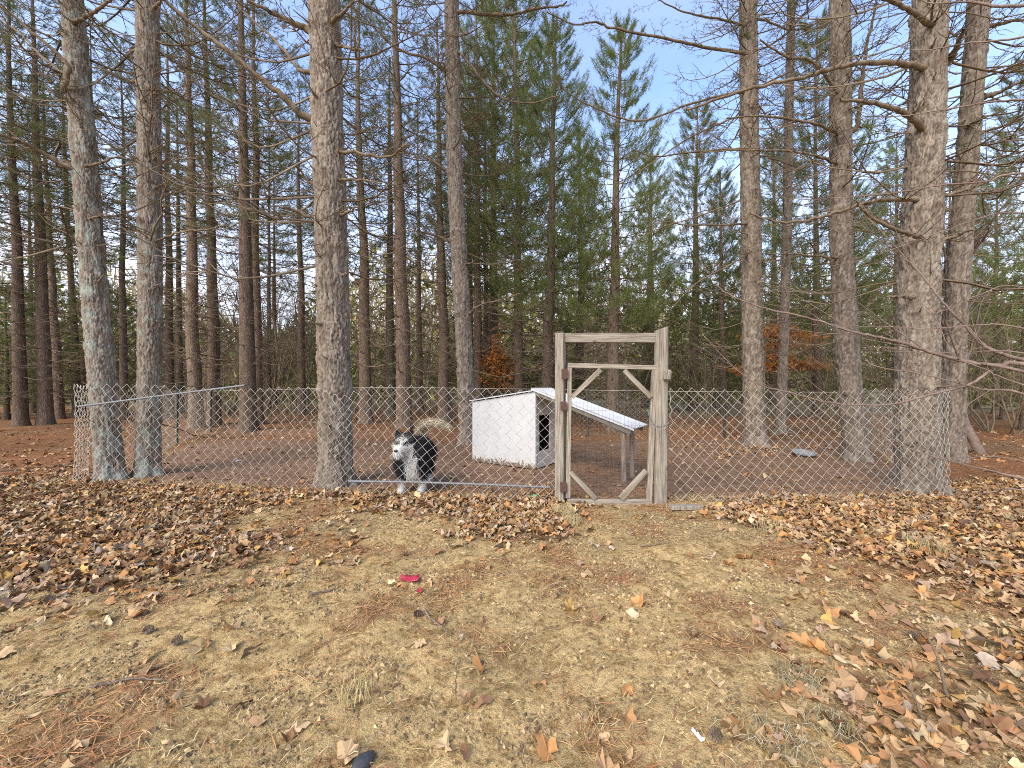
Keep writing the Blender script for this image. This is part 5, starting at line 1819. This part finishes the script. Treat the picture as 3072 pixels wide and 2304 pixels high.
def crumple(name, X, Y, sx_, sy_, col_, label, cat, seed=0, h=.02, zrot=0, rough=.5):
    n = 9
    u_, v_ = np.meshgrid(np.linspace(-.5, .5, n), np.linspace(-.5, .5, n))
    z = (fbm(u_ * 4 + seed, v_ * 4, seed, 3) - .3) * h * 2
    ex = (fbm(u_ * 3, v_ * 3 + seed, seed + 4, 2) - .5) * .25
    V = np.stack([(u_ + ex) * sx_, (v_ + ex * .6) * sy_, z], -1).reshape(-1, 3)
    i_ = (np.arange(n - 1)[:, None] * n + np.arange(n - 1)[None, :]).ravel()
    o = ob(name, npmesh(name, V, np.stack([i_, i_ + 1, i_ + n + 1, i_ + n], 1)), m_plain(name + '_' + cat.replace(' ', '_'), col_, rough, .2, 20), None, (X, Y, gz1(X, Y) + .012))
    md = o.modifiers.new('t', 'SOLIDIFY'); md.thickness = .0015
    o.rotation_euler.z = zrot
    tag(o, label, cat)
    return o


crumple('plastic_scrap', *gpos(1228, 1738), .125, .055, (.36, .035, .055), 'torn red plastic scrap on the sand, larger piece', 'litter', 3)
crumple('plastic_scrap', *gpos(1258, 1768), .035, .035, (.36, .04, .05), 'tiny red plastic scrap below the larger red piece', 'litter', 5)
lump('plastic_toy', *gpos(1604, 1491), (.055, .04, .025), m_plain('green_plastic', (.02, .40, .14), .4, .1, 8), 'bright green plastic bit in the leaves by the fence', 'toy', 4, .8, .35)
crumple('paper_scrap', *gpos(25, 1762), .11, .03, (.62, .58, .45), 'pale flat scrap at the left edge of the leaves', 'litter', 7, .006)
crumple('paper_scrap', *gpos(2092, 2210), .05, .016, (.78, .77, .73), 'small white scrap at the bottom, right of centre', 'litter', 8, .01, 1.9)
# cut plank right of the gate
X, Y = gpos(2058, 1528)
o = ob('plank', box_mesh('plank', .33, .07, .042, .005, .003, 3), M['post'], None, (X, Y, gz1(X, Y) + .012))
o.rotation_euler.z = R(2)
tag(o, 'short weathered plank lying on the ground right of the gate post', 'plank')
# grey pan in the pen
X, Y = gpos(2410, 1368)
A = Acc()
prof = [(.0, .012), (.14, .012), (.17, .05), (.185, .052), (.18, .044), (.15, 0.0), (0, 0.0)]
nth = 24
V = np.array([(r_ * math.cos(t_), r_ * math.sin(t_), z_) for r_, z_ in prof for t_ in np.arange(nth) * 2 * math.pi / nth])
i = np.arange(len(prof) - 1)[:, None] * nth; j = np.arange(nth)[None, :]; k = (j + 1) % nth
o = ob('feed_pan', npmesh('feed_pan', V, np.stack([i + j, i + k, i + nth + k, i + nth + j], -1).reshape(-1, 4)), m_plain('grey_pan', (.20, .20, .205), .5, .15, 10), None, (X, Y, gz1(X, Y) + .02))
o.rotation_euler.x = R(12)
tag(o, 'shallow grey feed pan lying inside the pen between two pines', 'pan')
# soft white scrap in pen
crumple('paper_scrap', *gpos(715, 1384), .07, .05, (.62, .58, .52), 'small pale scrap on the pen floor behind the left mesh', 'litter', 9, .02)

# ------------------------------------------------------------------ leafless broadleaf beside the path: its trunk is out of view, its limbs reach in from the right
bt = Vector((4.75, 2.75, 0))
e = empty('bare_tree', (bt.x, bt.y, gz1(bt.x, bt.y)), label='leafless broadleaf whose long thin limbs reach in from the right edge', cat='tree')
tz = np.linspace(0, 1, 20)
ob('trunk', npmesh('trunk', *tube(np.stack([.06 * np.sin(tz * 5), .05 * np.sin(tz * 4 + 1), 6.5 * tz - .1], 1), .075 * (1 - .8 * tz), 10)), M['bare'], e)
LIMBS = [
    ([(3072, 1095), (3008, 1097), (2921, 1090), (2824, 1066), (2727, 1034), (2630, 1010), (2548, 993), (2436, 957), (2291, 923), (2194, 887), (2141, 848)], 13, 3.2, .5),
    ([(2990, 1098), (2974, 1108), (2911, 1153), (2824, 1175), (2703, 1207), (2606, 1216), (2485, 1207), (2388, 1182), (2291, 1158), (2233, 1129), (2165, 1066), (2107, 1003)], 9, 3.2, .5),
    ([(3072, 1080), (2994, 1056), (2945, 1032), (2906, 988), (2824, 901), (2776, 838), (2722, 780), (2650, 700), (2590, 640)], 11, 3.3, .6),
    ([(3072, 1182), (2969, 1170), (2897, 1156), (2776, 1124), (2630, 1100), (2596, 1076)], 8, 3.1, .4),
    ([(3072, 520), (2960, 545), (2820, 555), (2700, 577), (2560, 590), (2400, 598), (2250, 570)], 6, 3.2, .7),
    ([(3072, 1155), (2960, 1110), (2860, 1060), (2790, 930), (2700, 880)], 4, 3.0, .4),
    ([(3072, 1436), (2960, 1410), (2840, 1380), (2720, 1342), (2630, 1290)], 8, 3.1, .5),
    ([(3072, 1471), (2980, 1478), (2850, 1480)], 6, 3.0, .3),
    ([(3072, 640), (2960, 650), (2840, 690), (2700, 740), (2580, 780), (2480, 800)], 5, 3.3, .6),
    ([(3072, 300), (2940, 310), (2800, 335), (2640, 350), (2520, 310)], 6, 3.3, .7),
    ([(3072, 110), (2900, 130), (2760, 150), (2640, 120)], 6, 3.4, .7),
    ([(3072, 15), (2900, 5), (2800, 10), (2700, -20)], 9, 3.4, .6),
    ([(3072, 985), (2940, 975), (2800, 985), (2640, 980), (2480, 975), (2300, 960)], 5, 3.1, .6),
    ([(3072, 1060), (2900, 1058), (2740, 1056), (2600, 1048)], 5, 3.2, .5),
    ([(3072, 860), (2950, 880), (2850, 925), (2760, 960), (2650, 1000)], 4, 3.2, .4),
    ([(3072, 420), (3000, 470), (2900, 600), (2830, 690)], 4, 3.0, .4),
    ([(3072, 1385), (2900, 1372), (2780, 1375)], 4, 3.1, .3),
]
for k_, (pts, th, Y0, dy) in enumerate(LIMBS):
    rr = random.Random(k_ + 40)
    P = [np.array([0.0, 0.0, max(.3, S(pts[0][0], pts[0][1], Y0).z - .35)])]
    n_ = len(pts)
    P += [np.array(S(x_, y_, Y0 + dy * q_ / (n_ - 1)) - e.location) for q_, (x_, y_) in enumerate(pts)]
    P = smooth_path(np.array(P), 8 * n_)
    t = np.linspace(0, 1, len(P))
    P[1:-1] += RNG.normal(0, .0022, (len(P) - 2, 3))
    r0 = th / FOC * Y0 / 2
    A = Acc(); A.add(*tube(P, r0 * (1.2 - 1.0 * t), 6))
    for q_ in range(int(3 + n_ * 1.1)):
        f = .30 + .68 * rr.random()
        b = np.array([np.interp(f, t, P[:, c]) for c in range(3)])
        i_ = min(len(P) - 2, int(f * len(P)))
        tg = P[i_ + 1] - P[i_ - 1]; tg /= np.linalg.norm(tg)
        v_ = tg * .8 + np.array([rr.gauss(0, .2), rr.gauss(0, .35), rr.gauss(.05, .5)])
        l = rr.uniform(.15, .75)
        tt = np.linspace(0, 1, 6)[:, None]
        Q = b + l * (tt * v_ + tt ** 2 * np.array([0, 0, rr.uniform(-.1, .25)]))
        A.add(*tube(Q, max(.0016, r0 * .42 * (1.15 - f)) * (1 - .6 * tt[:, 0]), 4))
    ob('limb', A.mesh('limb'), M['bare'], e)
